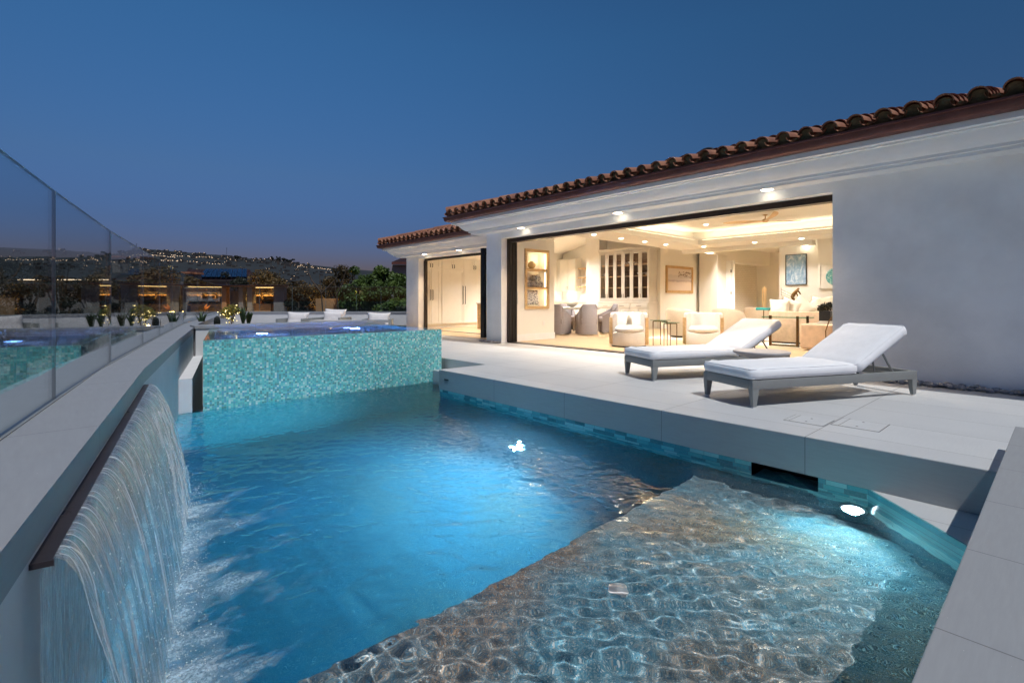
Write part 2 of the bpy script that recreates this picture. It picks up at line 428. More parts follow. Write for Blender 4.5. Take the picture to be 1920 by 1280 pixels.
# below the slab: the tiled waterline band and the pebble plaster, with the skimmer mouth left open
m = MB()
for y0, y1 in ((-1.0, 1.20), (1.67, 6.03)): m.box(4.056, 4.3, y0, y1, -.50, -.2752)
m.box(4.056, 4.3, 1.20, 1.67, -.50, -.43); m.box(4.058, 4.9, 6.0, 6.028, -.5, -.2752); m.box(4.905, 5.1, 6.03, 7.1, -.5, -.2752)
structure(m.build('pool_waterline', 'waterline_tile', origin=(0, 0, 0)))
m = MB(); m.box(4.30, 4.34, 1.1, 1.8, -.6, -.2755); m.box(4.06, 4.3, 1.185, 1.2, -.43, -.2755); m.box(4.06, 4.3, 1.67, 1.685, -.43, -.2755)
structure(m.build('skimmer_mouth_wall', 'black_frame', origin=(0, 0, 0)))
m = MB()
m.box(-1.2, 5.2, -1.6, 2.14, -2.7, -.81)             # the shallow shelf
m.box(-1.2, 5.2, 2.14, 7.4, -2.7, -2.05)             # deep floor
m.box(4.062, 5.2, -1, 6.03, -2.1, -.501)
m.box(4.062, 5.1, 6.0, 6.03, -2.1, -.501)
m.prism([(4.2, 1.04), (4.2, -1), (3.2, -1), (3.2, .04)], -1.0, -.45)
m.prism([(.78, 7.125), (5.0, 7.125), (5.0, 7.2), (.78, 7.2)], -2.1, -.5)
structure(m.build('pool_basin', 'pebble_plaster', origin=(0, 0, 0)))
m = MB(); m.prism([(.80, 7.105), (5.0, 7.105), (5.0, 7.123), (.80, 7.123)], -2.04, -.40); structure(m.build('spa_foot_wall', 'spa_mosaic', origin=(0, 0, 0)))
# the low bevelled corner: ledge and its tiled edge
P(MB(), [([(4.30, .89), (4.06, .89), (3.40, .23), (3.40, -.6), (4.30, -.6)], -.42, -.276)], 'paver', 'corner_ledge_floor')
m = MB(); m.prism([(4.06, .905), (3.33, .175), (3.45, .175), (4.06, .785)], -.56, -.2775)
structure(m.build('corner_waterline', 'waterline_tile', origin=(0, 0, 0)))
# small step between spa and terrace
m = MB(); m.box(4.62, 4.9, 6.05, 7.08, -.6, -.17); structure(m.build('pool_step_floor', 'paver', origin=(0, 0, 0)))

# near coping wall under the camera
nw = thing('coping_wall', 'low grey stone coping wall closing the shallow end of the pool', 'low wall', (2.6, -.1, -.6))
box('wall_body', 'stucco', -.2, 4.62, -.62, .205, -2.4, .12, parent=nw)
m = MB(); m.box(-.3, 4.66, -.66, .227, .12, .17, bev=.004); m.build('coping_slab', 'coping_near', nw)
m = MB(); m.lathe([(.006, 0), (.006, .0006)], (3.62, .02, .17)); m.build('weep_hole', 'black_frame', nw)

# ------------------------------------------------------------------ left parapet
def xin(y):                                          # inner edge of the parapet
    pts = [(-2.2, -.70), (1.31, -.085), (4.26, .437), (7.19, 1.08), (9.95, 1.70), (11.57, 2.07), (16.65, 3.46), (20.9, 4.72), (22.45, 5.25)]
    for (a, xa), (b, xb) in zip(pts, pts[1:]):
        if y <= b: return xa + (xb - xa) * (y - a) / (b - a)
    return pts[-1][1]
ys = [-2.2, 1.31, 4.26, 7.19, 9.95, 11.57, 16.65, 20.9, 22.45]
inn = [(xin(y), y) for y in ys]
def offs(d): return [(x - d, y + d * .2) for x, y in inn]
par = thing('parapet_wall', 'long pale stucco parapet with grey stone coping carrying the tall glass fence', 'parapet', (xin(4), 4, -.4))
m = MB(); m.prism([(x - .006, y) for x, y in inn] + offs(.52)[::-1], -3.2, .43); m.build('wall_body', 'rear_stucco', par)
m = MB(); m.prism(inn + offs(.55)[::-1], .432, .53); m.build('coping_slab', 'coping', par)
gl = [(x - .262, y + .045) for x, y in inn]
m = MB()
for i in range(len(gl) - 1):
    d = (Vector(gl[i + 1]) - Vector(gl[i])).normalized(); n = Vector((-d.y, d.x)) * .02
    a, b = Vector(gl[i]), Vector(gl[i + 1]); m.prism([a - n, b - n, b + n, a + n], .5301, .5345)
m.build('glazing_channel', 'lounger_metal', par)
# spillway lip of the waterfall set into the parapet
LN, LF = Vector((-.038, 1.54)), Vector((.440, 4.29)); ld = (LF - LN).normalized(); ln_ = Vector((ld.y, -ld.x))
m = MB(); a, b = LN - ln_ * .02, LF - ln_ * .02; q = ln_ * .050
m.prism([a, b, b + q, a + q], .400, .413)
m.build('spillway_lip', 'lip_metal', par)
m = MB()                                             # channel beside the spa
cx = lambda y, o: (xin(y) + o, y + 0.0)
m.prism([cx(7.13, -.005), cx(9.93, -.005), cx(9.93, .135), cx(7.13, .135)], -2.2, .045); m.build('channel_sill', 'rear_stucco', par)

# ------------------------------------------------------------------ glass fence along the parapet
def gpt(y):
    for (xa, ya), (xb, yb) in zip(gl, gl[1:]):
        if y <= yb + 1e-6: return Vector((xa + (xb - xa) * (y - ya) / (yb - ya), y))
def panel(a, b, z0, z1, label, group):
    d = (b - a).normalized(); n = Vector((-d.y, d.x)) * .006
    a2, b2 = a + d * .005, b - d * .005
    t = MB(); t.prism([a2 - n, b2 - n, b2 + n, a2 + n], z0, z1); o = t.build('glass_balustrade', 'pane_glass')
    setp(o, label, 'glass panel', group)
    e = MB()
    for p in (a2, b2):
        s = d * (.0007 if p is a2 else -.0007)
        e.prism([p - n * 1.02, p - s * 1.6 - n * 1.02, p - s * 1.6 + n * 1.02, p + n * 1.02], z0, z1)
    e.prism([a2 - n * 1.02, b2 - n * 1.02, b2 + n * 1.02, a2 + n * 1.02], z1 + .0004, z1 + .003)
    e.build('polished_edge', 'glass_edge', o)
    return o
edges = [-1.6, .05, 1.63, 3.21, 4.80, 6.45, 7.92, 9.5, 11.57, 14.1, 16.65, 18.8, 20.95]
txt = ['glass fence panel behind the camera end of the parapet', 'glass fence panel hidden beyond the photo edge',
       'tallest looking glass fence panel, cut off by the photo edge, mirroring sofa and sky',
       'large glass fence panel beside the near half of the waterfall, second from the photo edge',
       'glass fence panel beside the far end of the waterfall, mirroring a lit alcove', 'glass fence panel next after the waterfall, third full upright seam in front of two chimneys',
       'narrow glass fence panel level with the spa front wall', 'narrow glass fence panel alongside the spa',
       'glass fence panel behind the orange bird of paradise flower', 'glass fence panel beside the gold lit shrub',
       'glass fence panel in front of the neighbour white wall pictures', 'glass fence panel left of the lit brick pillar', 'last glass fence panel before the far corner of the terrace']
for i, (a, b) in enumerate(zip(edges, edges[1:])):
    panel(gpt(a), gpt(b), .5346, 1.512, txt[i], 'glass fence panels along the parapet')

# far fence: low wall and glass
c0, c1 = Vector((5.0, 22.45)), Vector((10.4, 17.57))
rw = thing('rear_wall', 'low white wall closing the far side of the terrace under the glass', 'low wall', (7.6, 20, 0))
d = (c1 - c0).normalized(); n = Vector((-d.y, d.x))
if n.dot(FW.xy) < 0: n = -n
m = MB(); m.prism([c0, c1, c1 + n * .3, c0 + n * .3], -3, .475); m.build('wall_body', 'rear_stucco', rw)
m = MB(); m.prism([c0 - n * .03 - d * .1, c1 - n * .03, c1 + n * .33, c0 + n * .33 - d * .1], .477, .53); m.build('coping_slab', 'coping', rw)
L = (c1 - c0).length
fr = [.0, .165, .345, .53, .70, .835, 1.0]
lab = ['far glass panel beside the fence corner, in front of the yellow lit pillars', 'far glass panel in front of the lit alcove with a shelf', 'far glass panel in front of dark shrubs between the two lit alcoves',
       'far glass panel behind the middle sofa cushion', 'far glass panel in front of the second lit niche', 'far glass panel in front of the bright green hedge beside the house']
for i in range(6): panel(c0 + n * .14 + d * L * fr[i], c0 + n * .14 + d * L * fr[i + 1], .5305, 1.53, lab[i], 'glass panels along the far side of the terrace')

# ------------------------------------------------------------------ spa
spa = thing('raised_spa', 'raised spa clad in turquoise glass mosaic with water level with its rim', 'spa', (3.1, 8.4, -.5))
so = [(1.31, 7.09), (4.80, 7.09), (4.94, 9.90), (1.93, 9.90)]
si = [(1.45, 7.23), (4.66, 7.23), (4.80, 9.90), (2.06, 9.90)]
m = MB()
for i in (3, 0, 1): j = (i + 1) % 4; m.prism([so[i], so[j], si[j], si[i]], -2.1, .497)
bmesh.ops.remove_doubles(m.bm, verts=m.bm.verts, dist=1e-5)
m.build('tiled_wall', 'spa_mosaic', spa)
m = MB(); m.prism([(1.4, 7.2), (4.7, 7.2), (4.85, 9.93), (2.0, 9.93)], -2.1, -.42); m.box(2.0, 4.82, 9.3, 9.93, -.42, .05); m.build('basin', 'pebble_plaster', spa)
m = MB(); m.lathe([(.0, .0), (.07, 0), (.07, .02), (0, .02)], (0, 0, 0)); m.bm.transform(Matrix.Translation((4.1, 9.28, -.15)) @ Matrix.Rotation(R(90), 4, 'X')); m.build('underwater_light', 'spa_lamp', spa)
# spa back coping
bw = thing('spa_back_wall', 'thin pinkish stone coping wall running behind the spa water', 'low wall', (3.6, 10.1, 0))
m = MB(); m.box(1.72, 5.25, 9.902, 10.25, -.8, .505); m.build('wall_body', 'rear_stucco', bw)
m = MB(); m.box(1.70, 5.33, 9.885, 10.28, .507, .56, bev=.003); m.build('coping_slab', 'coping_near', bw)

# ------------------------------------------------------------------ water
def waves(X, Y, seed, lam, amp, n, direc=None, spread=math.pi):
    rg = np.random.RandomState(seed); Z = np.zeros_like(X)
    for _ in range(n):
        l = lam[0] * (lam[1] / lam[0]) ** rg.rand(); k = 2 * np.pi / l
        a = (rg.rand() - .5) * 2 * spread + (direc or 0)
        Z += amp * (l / lam[1]) ** 1.1 * np.sin(k * (X * math.cos(a) + Y * math.sin(a)) + rg.rand() * 6.28) * (.6 + .8 * rg.rand())
    return Z / math.sqrt(n)
def closed_water(name, xs, ys_, Z, zb, mat, label=None):
    ny, nx = Z.shape; X, Y = np.meshgrid(xs, ys_)
    top = np.stack([X, Y, Z], -1).reshape(-1, 3); bot = np.array([[xs[0], ys_[0], zb], [xs[-1], ys_[0], zb], [xs[-1], ys_[-1], zb], [xs[0], ys_[-1], zb]])
    V = np.concatenate([top, bot]); idx = np.arange(ny * nx).reshape(ny, nx); N = ny * nx
    q = np.stack([idx[:-1, :-1], idx[:-1, 1:], idx[1:, 1:], idx[1:, :-1]], -1).reshape(-1, 4).tolist()
    q.append([N, N + 3, N + 2, N + 1])
    q.append(idx[0, ::-1].tolist() + [N, N + 1]); q.append(idx[-1, :].tolist() + [N + 2, N + 3])
    q.append(idx[:, 0].tolist() + [N + 3, N]); q.append(idx[::-1, -1].tolist() + [N + 1, N + 2])
    me = bpy.data.meshes.new(name); me.from_pydata(V.tolist(), [], q); me.update(); me.materials.append(MATS[mat])
    sm = np.ones(len(me.polygons), bool); sm[-5:] = False; me.polygons.foreach_set('use_smooth', sm)
    se = np.zeros(len(me.edges), bool)
    o = bpy.data.objects.new(name, me); C.objects.link(o); structure(o)
    # keep the rim crisp so that the surface normals are those of the ripples only
    me.set_sharp_from_angle(angle=R(50)); return o
def water_mat(name, absorb, dens, scat, sdens, aniso=.6, b=0):
    t = NT(name); g = t.n('ShaderNodeBsdfGlass'); g.inputs['IOR'].default_value = 1.333; g.inputs['Roughness'].default_value = 0
    if b:
        t.l(t.bump(t.noise(t.coords(), 26, 3), b, .02), g.inputs['Normal'])
    t.l(g.outputs[0], t.out.inputs['Surface']); MATS[name] = t.m
    if not dens: return
    t = NT(name + '_depth')
    va = t.n('ShaderNodeVolumeAbsorption'); va.inputs['Color'].default_value = (*absorb, 1); va.inputs['Density'].default_value = dens
    if sdens:
        vs = t.n('ShaderNodeVolumeScatter'); vs.inputs['Color'].default_value = (*scat, 1); vs.inputs['Density'].default_value = sdens; vs.inputs['Anisotropy'].default_value = aniso
        ad = t.n('ShaderNodeAddShader'); t.l(va.outputs[0], ad.inputs[0]); t.l(vs.outputs[0], ad.inputs[1]); t.l(ad.outputs[0], t.out.inputs['Volume'])
    else: t.l(va.outputs[0], t.out.inputs['Volume'])
    MATS[name + '_depth'] = t.m
water_mat('pool_water', (.05, .76, .93), .55, (.55, .8, 1), .16, .75)
water_mat('spa_water', (.2, .7, .95), 0, (.3, .5, 1), 0)
xs = np.linspace(-.45, 4.96, 470); yy = np.concatenate([np.linspace(-.3, 3.0, 300), np.linspace(3.0, 7.16, 240)[1:]])
X, Y = np.meshgrid(xs, yy)
fall = np.exp(-(((X - .55) / .9) ** 2 + ((Y - 2.9) / 1.7) ** 2))
far = np.clip((Y - 2.5) / 3, 0, 1)
Z = WL + (waves(X, Y, 3, (.052, .20), .0027, 46, .25, 1.25) + waves(X, Y, 6, (.07, .16), .0009, 24)) * (1 - .3 * far) * (1 - .7 * np.exp(-((Y - 1.84) / .24) ** 2)) + waves(X, Y, 4, (.3, .8), .0040, 16) + waves(X, Y, 5, (.055, .15), .0026, 40) * (.10 + 1.0 * far * (1 - .3 * far)) + waves(X, Y, 8, (.05, .3), .010, 40) * fall
pool = closed_water('pool_water', xs, yy, Z, -2.2, 'pool_water')
pool.cycles.is_caustics_caster = True
m = MB(); m.box(-.44, 4.95, 2.165, 7.15, -2.19, WL - .06); dv = m.build('deep_water', 'pool_water_depth', pool); dv['kind'] = 'stuff'
xs2 = np.linspace(1.318, 4.93, 120); ys2 = np.linspace(7.094, 9.885, 100)
# spa water follows the slanted sides: sheared grid
u = np.linspace(0, 1, 130); v = np.linspace(0, 1, 110); U, Vv = np.meshgrid(u, v)
XL = 1.314 + Vv * .62; XR = 4.796 + Vv * .14; Xs = XL + (XR - XL) * U; Ysp = 7.094 + Vv * 2.79
Zs = .504 + waves(Xs, Ysp, 11, (.10, .5), .0007, 30)
Vs = np.stack([Xs, Ysp, Zs], -1).reshape(-1, 3).tolist(); N = len(Vs); idx = np.arange(N).reshape(110, 130)
q = np.stack([idx[:-1, :-1], idx[:-1, 1:], idx[1:, 1:], idx[1:, :-1]], -1).reshape(-1, 4).tolist()
Vs += [(1.314, 7.094, -.6), (4.796, 7.094, -.6), (4.936, 9.884, -.6), (1.934, 9.884, -.6)]
q += [[N, N + 3, N + 2, N + 1], idx[0, ::-1].tolist() + [N, N + 1], idx[-1, :].tolist() + [N + 2, N + 3], idx[:, 0].tolist() + [N + 3, N], idx[::-1, -1].tolist() + [N + 1, N + 2]]
me = bpy.data.meshes.new('spa_water'); me.from_pydata(Vs, [], q); me.materials.append(MATS['spa_water']); me.shade_smooth(); me.set_sharp_from_angle(angle=R(40))
o = bpy.data.objects.new('spa_water', me); C.objects.link(o); structure(o)
for nm in ('pool_basin', 'pool_waterline', 'corner_waterline'): bpy.data.objects[nm].cycles.is_caustics_receiver = True

# ------------------------------------------------------------------ waterfall sheet and foam
def sheet_mat(name, white, lo, hi):
    t = NT(name); uv = t.n('ShaderNodeUVMap'); mp = t.n('ShaderNodeMapping'); mp.inputs['Scale'].default_value = (1, .035, 1); t.l(uv.outputs[0], mp.inputs['Vector'])
    s = t.noise(mp.outputs[0], 80, 5, .75, .25); s2 = t.noise(mp.outputs[0], 26, 4, .6)
    mp2 = t.n('ShaderNodeMapping'); mp2.inputs['Scale'].default_value = (1, .25, 1); t.l(uv.outputs[0], mp2.inputs['Vector'])
    brk = t.noise(mp2.outputs[0], 40, 4, .7)
    a = t.math('MULTIPLY', t.math('ADD', t.math('MULTIPLY', s, .65), t.math('MULTIPLY', s2, .35)), 1)
    fac = t.ramp(a, [(.46, (lo,) * 3), (.53, ((lo + hi) * .30,) * 3), (.595, (hi,) * 3)])
    fac = t.math('MULTIPLY', fac, t.math('ADD', .55, t.math('MULTIPLY', brk, .9)), clamp=True)
    df = t.n('ShaderNodeBsdfDiffuse'); df.inputs['Color'].default_value = (*white, 1)
    tl = t.n('ShaderNodeBsdfTranslucent'); tl.inputs['Color'].default_value = (*white, 1)
    m1 = t.n('ShaderNodeMixShader'); m1.inputs[0].default_value = .5; t.l(df.outputs[0], m1.inputs[1]); t.l(tl.outputs[0], m1.inputs[2])
    fr = t.n('ShaderNodeFresnel'); fr.inputs['IOR'].default_value = 1.33
    nb = t.bump(a, .9, .02); t.l(nb, fr.inputs['Normal'])
    gs = t.n('ShaderNodeBsdfGlossy'); gs.inputs['Roughness'].default_value = .08; t.l(nb, gs.inputs['Normal'])
    tr = t.n('ShaderNodeBsdfTransparent'); tr.inputs['Color'].default_value = (.93, .97, .98, 1)
    m2 = t.n('ShaderNodeMixShader'); t.l(t.math('MULTIPLY', fr.outputs[0], 1.5, clamp=True), m2.inputs[0]); t.l(tr.outputs[0], m2.inputs[1]); t.l(gs.outputs[0], m2.inputs[2])
    m3 = t.n('ShaderNodeMixShader'); t.l(fac, m3.inputs[0]); t.l(m2.outputs[0], m3.inputs[1]); t.l(m1.outputs[0], m3.inputs[2])
    t.l(m3.outputs[0], t.out.inputs['Surface']); MATS[name] = t.m
sheet_mat('fall_sheet', (.90, .93, .96), .015, .9)
sheet_mat('fall_film', (.78, .80, .82), .25, .85)
def make_sheet(name, mat, s0, s1, throw0, throw1, out, parent, ns=420, nt=70, zend=WL - .03, wob=.010, seed=1, ztop=.416):
    rg = np.random.RandomState(seed); S = np.linspace(s0, s1, ns); T = np.linspace(0, 1, nt)
    verts = []; uvs = []
    L_ = (LF - LN).length
    ph = rg.rand(12) * 6.28; kk = 2 * np.pi / (.03 + .25 * rg.rand(12)); am = wob * (.4 + .8 * rg.rand(12)) / 3.2
    for s in S:
        w = float(np.sum(am * np.sin(kk * s * L_ + ph))); v = throw0 + (throw1 - throw0) * s
        for t in T:
            zf = (ztop - zend) * t ** 1.6
            tt = math.sqrt(2 * zf / 9.81); off = out + v * tt + w * min(1, tt * 4)
            p = LN + (LF - LN) * s + ln_ * off
            verts.append((p.x, p.y, ztop - zf)); uvs.append((s * L_, zf))
    fs = [(i * nt + j, (i + 1) * nt + j, (i + 1) * nt + j + 1, i * nt + j + 1) for i in range(ns - 1) for j in range(nt - 1)]
    # torn gaps: the sheet parts into strands towards the far end
    keep = []
    for (a, b, c, d_) in fs:
        s, zf = uvs[a]; s /= L_
        if mat == 'fall_sheet' and .70 < s < .985:
            g = mnoise.noise(Vector((s * 30, zf * 1.4, 3.1))) + .35 * mnoise.noise(Vector((s * 110, zf * 4, 9)))
            if zf > .14 and g > .20 - .14 * zf: continue
        keep.append((a, b, c, d_))
    me = bpy.data.meshes.new(name); me.from_pydata(verts, [], keep); uvl = me.uv_layers.new(name='UVMap')
    li = np.empty(len(me.loops), int); me.loops.foreach_get('vertex_index', li)
    uvl.data.foreach_set('uv', np.array(uvs)[li].ravel()); me.materials.append(MATS[mat]); me.shade_smooth()
    o = bpy.data.objects.new(name, me); C.objects.link(o)
    if parent: o.parent = parent; o.matrix_parent_inverse = world_of(parent).inverted()
    return o
t = NT('rope_water'); g_ = t.n('ShaderNodeBsdfGlass'); g_.inputs['IOR'].default_value = 1.33; g_.inputs['Roughness'].default_value = .03; d_ = t.n('ShaderNodeBsdfDiffuse'); d_.inputs['Color'].default_value = (.9, .93, .96, 1)
mx_ = t.n('ShaderNodeMixShader'); mx_.inputs[0].default_value = .38; t.l(g_.outputs[0], mx_.inputs[1]); t.l(d_.outputs[0], mx_.inputs[2]); t.l(mx_.outputs[0], t.out.inputs['Surface']); MATS['rope_water'] = t.m
wf = thing('waterfall', 'sheet of falling water pouring from the dark spillway lip in the parapet into the pool', 'waterfall', (.4, 2.9, WL))
make_sheet('water_sheet', 'fall_sheet', .0, 1.0, .40, .60, .028, wf)
make_sheet('wall_film', 'fall_film', -.012, .93, .015, .02, .012, wf, wob=.006, seed=4, ztop=.398)
m = MB(); rg = random.Random(5)                       # droplets thrown off the sheet
for _ in range(700):
    s = rg.random(); zf = .78 * rg.random() ** .8; tt = math.sqrt(2 * zf / 9.81)
    p = LN + (LF - LN) * s + ln_ * (.045 + (.40 + .2 * s) * tt + rg.gauss(.004, .008))
    t = bmesh.new(); bmesh.ops.create_icosphere(t, subdivisions=1, radius=rg.uniform(.0006, .0017))
    m.add(t, Matrix.Translation((p.x, p.y, .416 - zf)) @ Matrix.Diagonal((1, 1, rg.uniform(1, 2.6), 1)))
dr = m.build('droplets', 'white_ceramic', wf, smooth=180); dr['kind'] = 'stuff'
m = MB()                                             # ropes of water where the sheet tears, and beads along its near edge
for s in [.005, .02] + [.66 + .325 * k / 17 for k in range(18)]:
    v0 = .40 + .2 * s; pts = []; rs = []; z0 = rg.uniform(.0, .12) if s > .1 else 0; r0 = rg.uniform(.0022, .0055) if s > .1 else .0011; ph = rg.uniform(0, 9)
    for k in range(46):
        zf = z0 + (.80 - z0) * (k / 45) ** 1.25; tt = math.sqrt(2 * zf / 9.81); q = LN + (LF - LN) * (s + .004 * math.sin(zf * 9 + ph)) + ln_ * (.030 + v0 * tt + .006 * math.sin(zf * 17 + ph))
        pts.append((q.x, q.y, .416 - zf)); rs.append(r0 * (.45 + .55 * abs(math.sin(zf * (26 + 20 * zf) + ph)) + .5 * max(0, mnoise.noise(Vector((zf * 30, ph, s * 9))))))
    m.tube(pts, rs, 6)
st_ = m.build('strands', 'rope_water', wf, smooth=180); st_['kind'] = 'stuff'
m = MB()                                             # splash thrown up where the sheet lands
for _ in range(1100):
    s = rg.uniform(-.02, 1.02); d_ = .035 + (.40 + .2 * s) * .40 + rg.gauss(.03, .06); q = LN + (LF - LN) * s + ln_ * d_
    t = bmesh.new(); bmesh.ops.create_icosphere(t, subdivisions=1, radius=rg.uniform(.0008, .0030)); m.add(t, Matrix.Translation((q.x, q.y, WL + rg.expovariate(26))))
sp_ = m.build('splash', 'white_ceramic', wf, smooth=180); sp_['kind'] = 'stuff'

def foam_mat():
    t = NT('foam'); v = t.coords((1, 1, 1))
    w = t.noise(t.coords((1.3, 2.1, 1), rot=(0, 0, R(-20))), 2.6, 8, .72, 1.9); f = t.noise(v, 75, 4, .75)
    at_ = t.n('ShaderNodeAttribute', attribute_name='foam')
    big = t.noise(t.coords((1.0, 1.9, 1), rot=(0, 0, R(-25))), 2.3, 4, .6)
    a = t.math('MULTIPLY', t.math('SUBTRACT', t.math('ADD', t.math('ADD', w, t.math('MULTIPLY', big, 1.3)), t.math('MULTIPLY', t.math('POWER', at_.outputs['Fac'], 1.6), .62)), 1.42), 2.2, clamp=True)
    a = t.math('MULTIPLY', a, t.math('MULTIPLY', t.math('SUBTRACT', f, .28), 3.0, clamp=True), clamp=True)
    a = t.math('MULTIPLY', a, t.math('MULTIPLY', at_.outputs['Fac'], 1.6, clamp=True), clamp=True)
    d0 = t.n('ShaderNodeBsdfDiffuse'); d0.inputs['Color'].default_value = (.80, .88, .92, 1); d1 = t.n('ShaderNodeBsdfTranslucent'); d1.inputs['Color'].default_value = (.80, .88, .92, 1)
    df = t.n('ShaderNodeMixShader'); df.inputs[0].default_value = .5; t.l(d0.outputs[0], df.inputs[1]); t.l(d1.outputs[0], df.inputs[2])
    tr = t.n('ShaderNodeBsdfTransparent'); mx = t.n('ShaderNodeMixShader'); t.l(a, mx.inputs[0]); t.l(tr.outputs[0], mx.inputs[1]); t.l(df.outputs[0], mx.inputs[2])
    t.l(mx.outputs[0], t.out.inputs['Surface']); MATS['foam'] = t.m
foam_mat()
nx, ny = 120, 160; fx = np.linspace(-.2, 2.1, nx); fy = np.linspace(.7, 5.0, ny); FX, FY = np.meshgrid(fx, fy)
zi = np.array([np.interp(fx, xs, Z[int(np.clip(np.searchsorted(yy, y), 0, len(yy) - 1))]) for y in fy]) + .004
dist = FX - (np.array([xin(y) for y in fy])[:, None] + .22)
fo = np.exp(-np.clip(dist, 0, 9) / .52) * np.clip((FY - .9) / .5, 0, 1) * np.clip((4.45 - FY) / .5, 0, 1) * np.clip((1.9 - dist) / .8, 0, 1) * np.clip((FY - 1.75 + .9 * np.clip(.8 - dist, 0, 1)) / .4, 0, 1)
me = bpy.data.meshes.new('foam'); idx = np.arange(nx * ny).reshape(ny, nx)
fq = np.stack([idx[:-1, :-1], idx[:-1, 1:], idx[1:, 1:], idx[1:, :-1]], -1).reshape(-1, 4); fq = fq[fo.ravel()[fq].max(1) > .04].tolist()
me.from_pydata(np.stack([FX, FY, zi], -1).reshape(-1, 3).tolist(), [], fq)
at_ = me.attributes.new('foam', 'FLOAT', 'POINT'); at_.data.foreach_set('value', fo.ravel().astype(np.float32)); me.materials.append(MATS['foam']); me.shade_smooth()
o = bpy.data.objects.new('foam', me); C.objects.link(o); setp(o, 'white churned foam spreading over the pool from the foot of the waterfall', 'foam', kind='stuff')

m = MB(); m.box(4.040, 4.0438, 5.80, 5.90, -.135, -.115); o = m.build('wall_vent', 'black_frame'); setp(o, 'tiny dark slot in the grey terrace edge near the raised spa', 'vent')
m = MB(); m.lathe([(.052, 0), (.052, .004), (.046, .007), (0, .008)], (2.27, 1.64, -.81), 24); o = m.build('drain_cover', 'patio_base', smooth=40); o.cycles.is_caustics_receiver = True; setp(o, 'small round pale drain cover on the floor of the shallow shelf', 'drain cover')
# ------------------------------------------------------------------ house shell
FX_, WX = 7.60, 8.85                                  # front faces of the main house and of the wing
house = thing('house', 'white stucco house with red tiled roof and two wide door openings lit warm inside', 'house', (7.75, 5, 0))
def part(name, mat, *a, bev=0): return box(name, mat, *a, parent=house, bev=bev)
part('wall', 'stucco', FX_, FX_ + .28, -7, 2.08, 0.001, 2.70)
part('wall', 'stucco', FX_, FX_ + .28, 8.78, 9.32, 0.001, 2.70)
part('wall', 'stucco', FX_, FX_ + .28, 2.08, 8.78, 2.425, 2.70)
part('wall', 'stucco', FX_ + .28, WX + .28, 9.10, 9.32, 0.001, 2.70)
part('wall', 'stucco', WX, WX + .26, 14.42, 15.2, .001, 2.6)
part('wall', 'stucco', WX, WX + .26, 9.322, 10.1, .001, 2.6)
part('wall', 'stucco', WX, WX + .26, 10.1, 14.42, 2.365, 2.6)
part('wall', 'stucco', WX + .26, 13, 14.98, 15.2, .001, 2.6)
prof = [(-.05, 2.56), (.27, 2.56), (.27, 2.597), (.31, 2.60), (.31, 2.632), (.335, 2.636), (.375, 2.655), (.425, 2.695), (.46, 2.74), (.475, 2.775), (.535, 2.778), (.535, 2.795), (.60, 2.80), (.60, 2.862), (-.05, 2.862)]
mainpath = [(FX_, -7), (FX_, 9.32), (9.6, 9.32)]
wingpath = [(WX, 9.4), (WX, 15.2), (13, 15.2)]
MB().sweep(prof, mainpath).build('cornice', 'trim_white', house, smooth=35)
dz = -.11
MB().sweep([(o, z + dz) for o, z in prof], wingpath).build('cornice', 'trim_white', house, smooth=35)
gut = [(.56, 2.864), (.67, 2.864), (.70, 2.872), (.725, 2.90), (.735, 2.945), (.75, 2.955), (.75, 2.975), (.73, 2.975), (.72, 2.90), (.66, 2.885), (.56, 2.885)]
gut = [(.56, 2.864), (.67, 2.864), (.705, 2.872), (.728, 2.90), (.735, 2.95), (.752, 2.957), (.752, 2.977), (.56, 2.977)]
MB().sweep(gut, mainpath).build('gutter', 'copper_gutter', house, smooth=35)
MB().sweep([(o, z + dz) for o, z in gut], wingpath).build('gutter', 'copper_gutter', house, smooth=35)

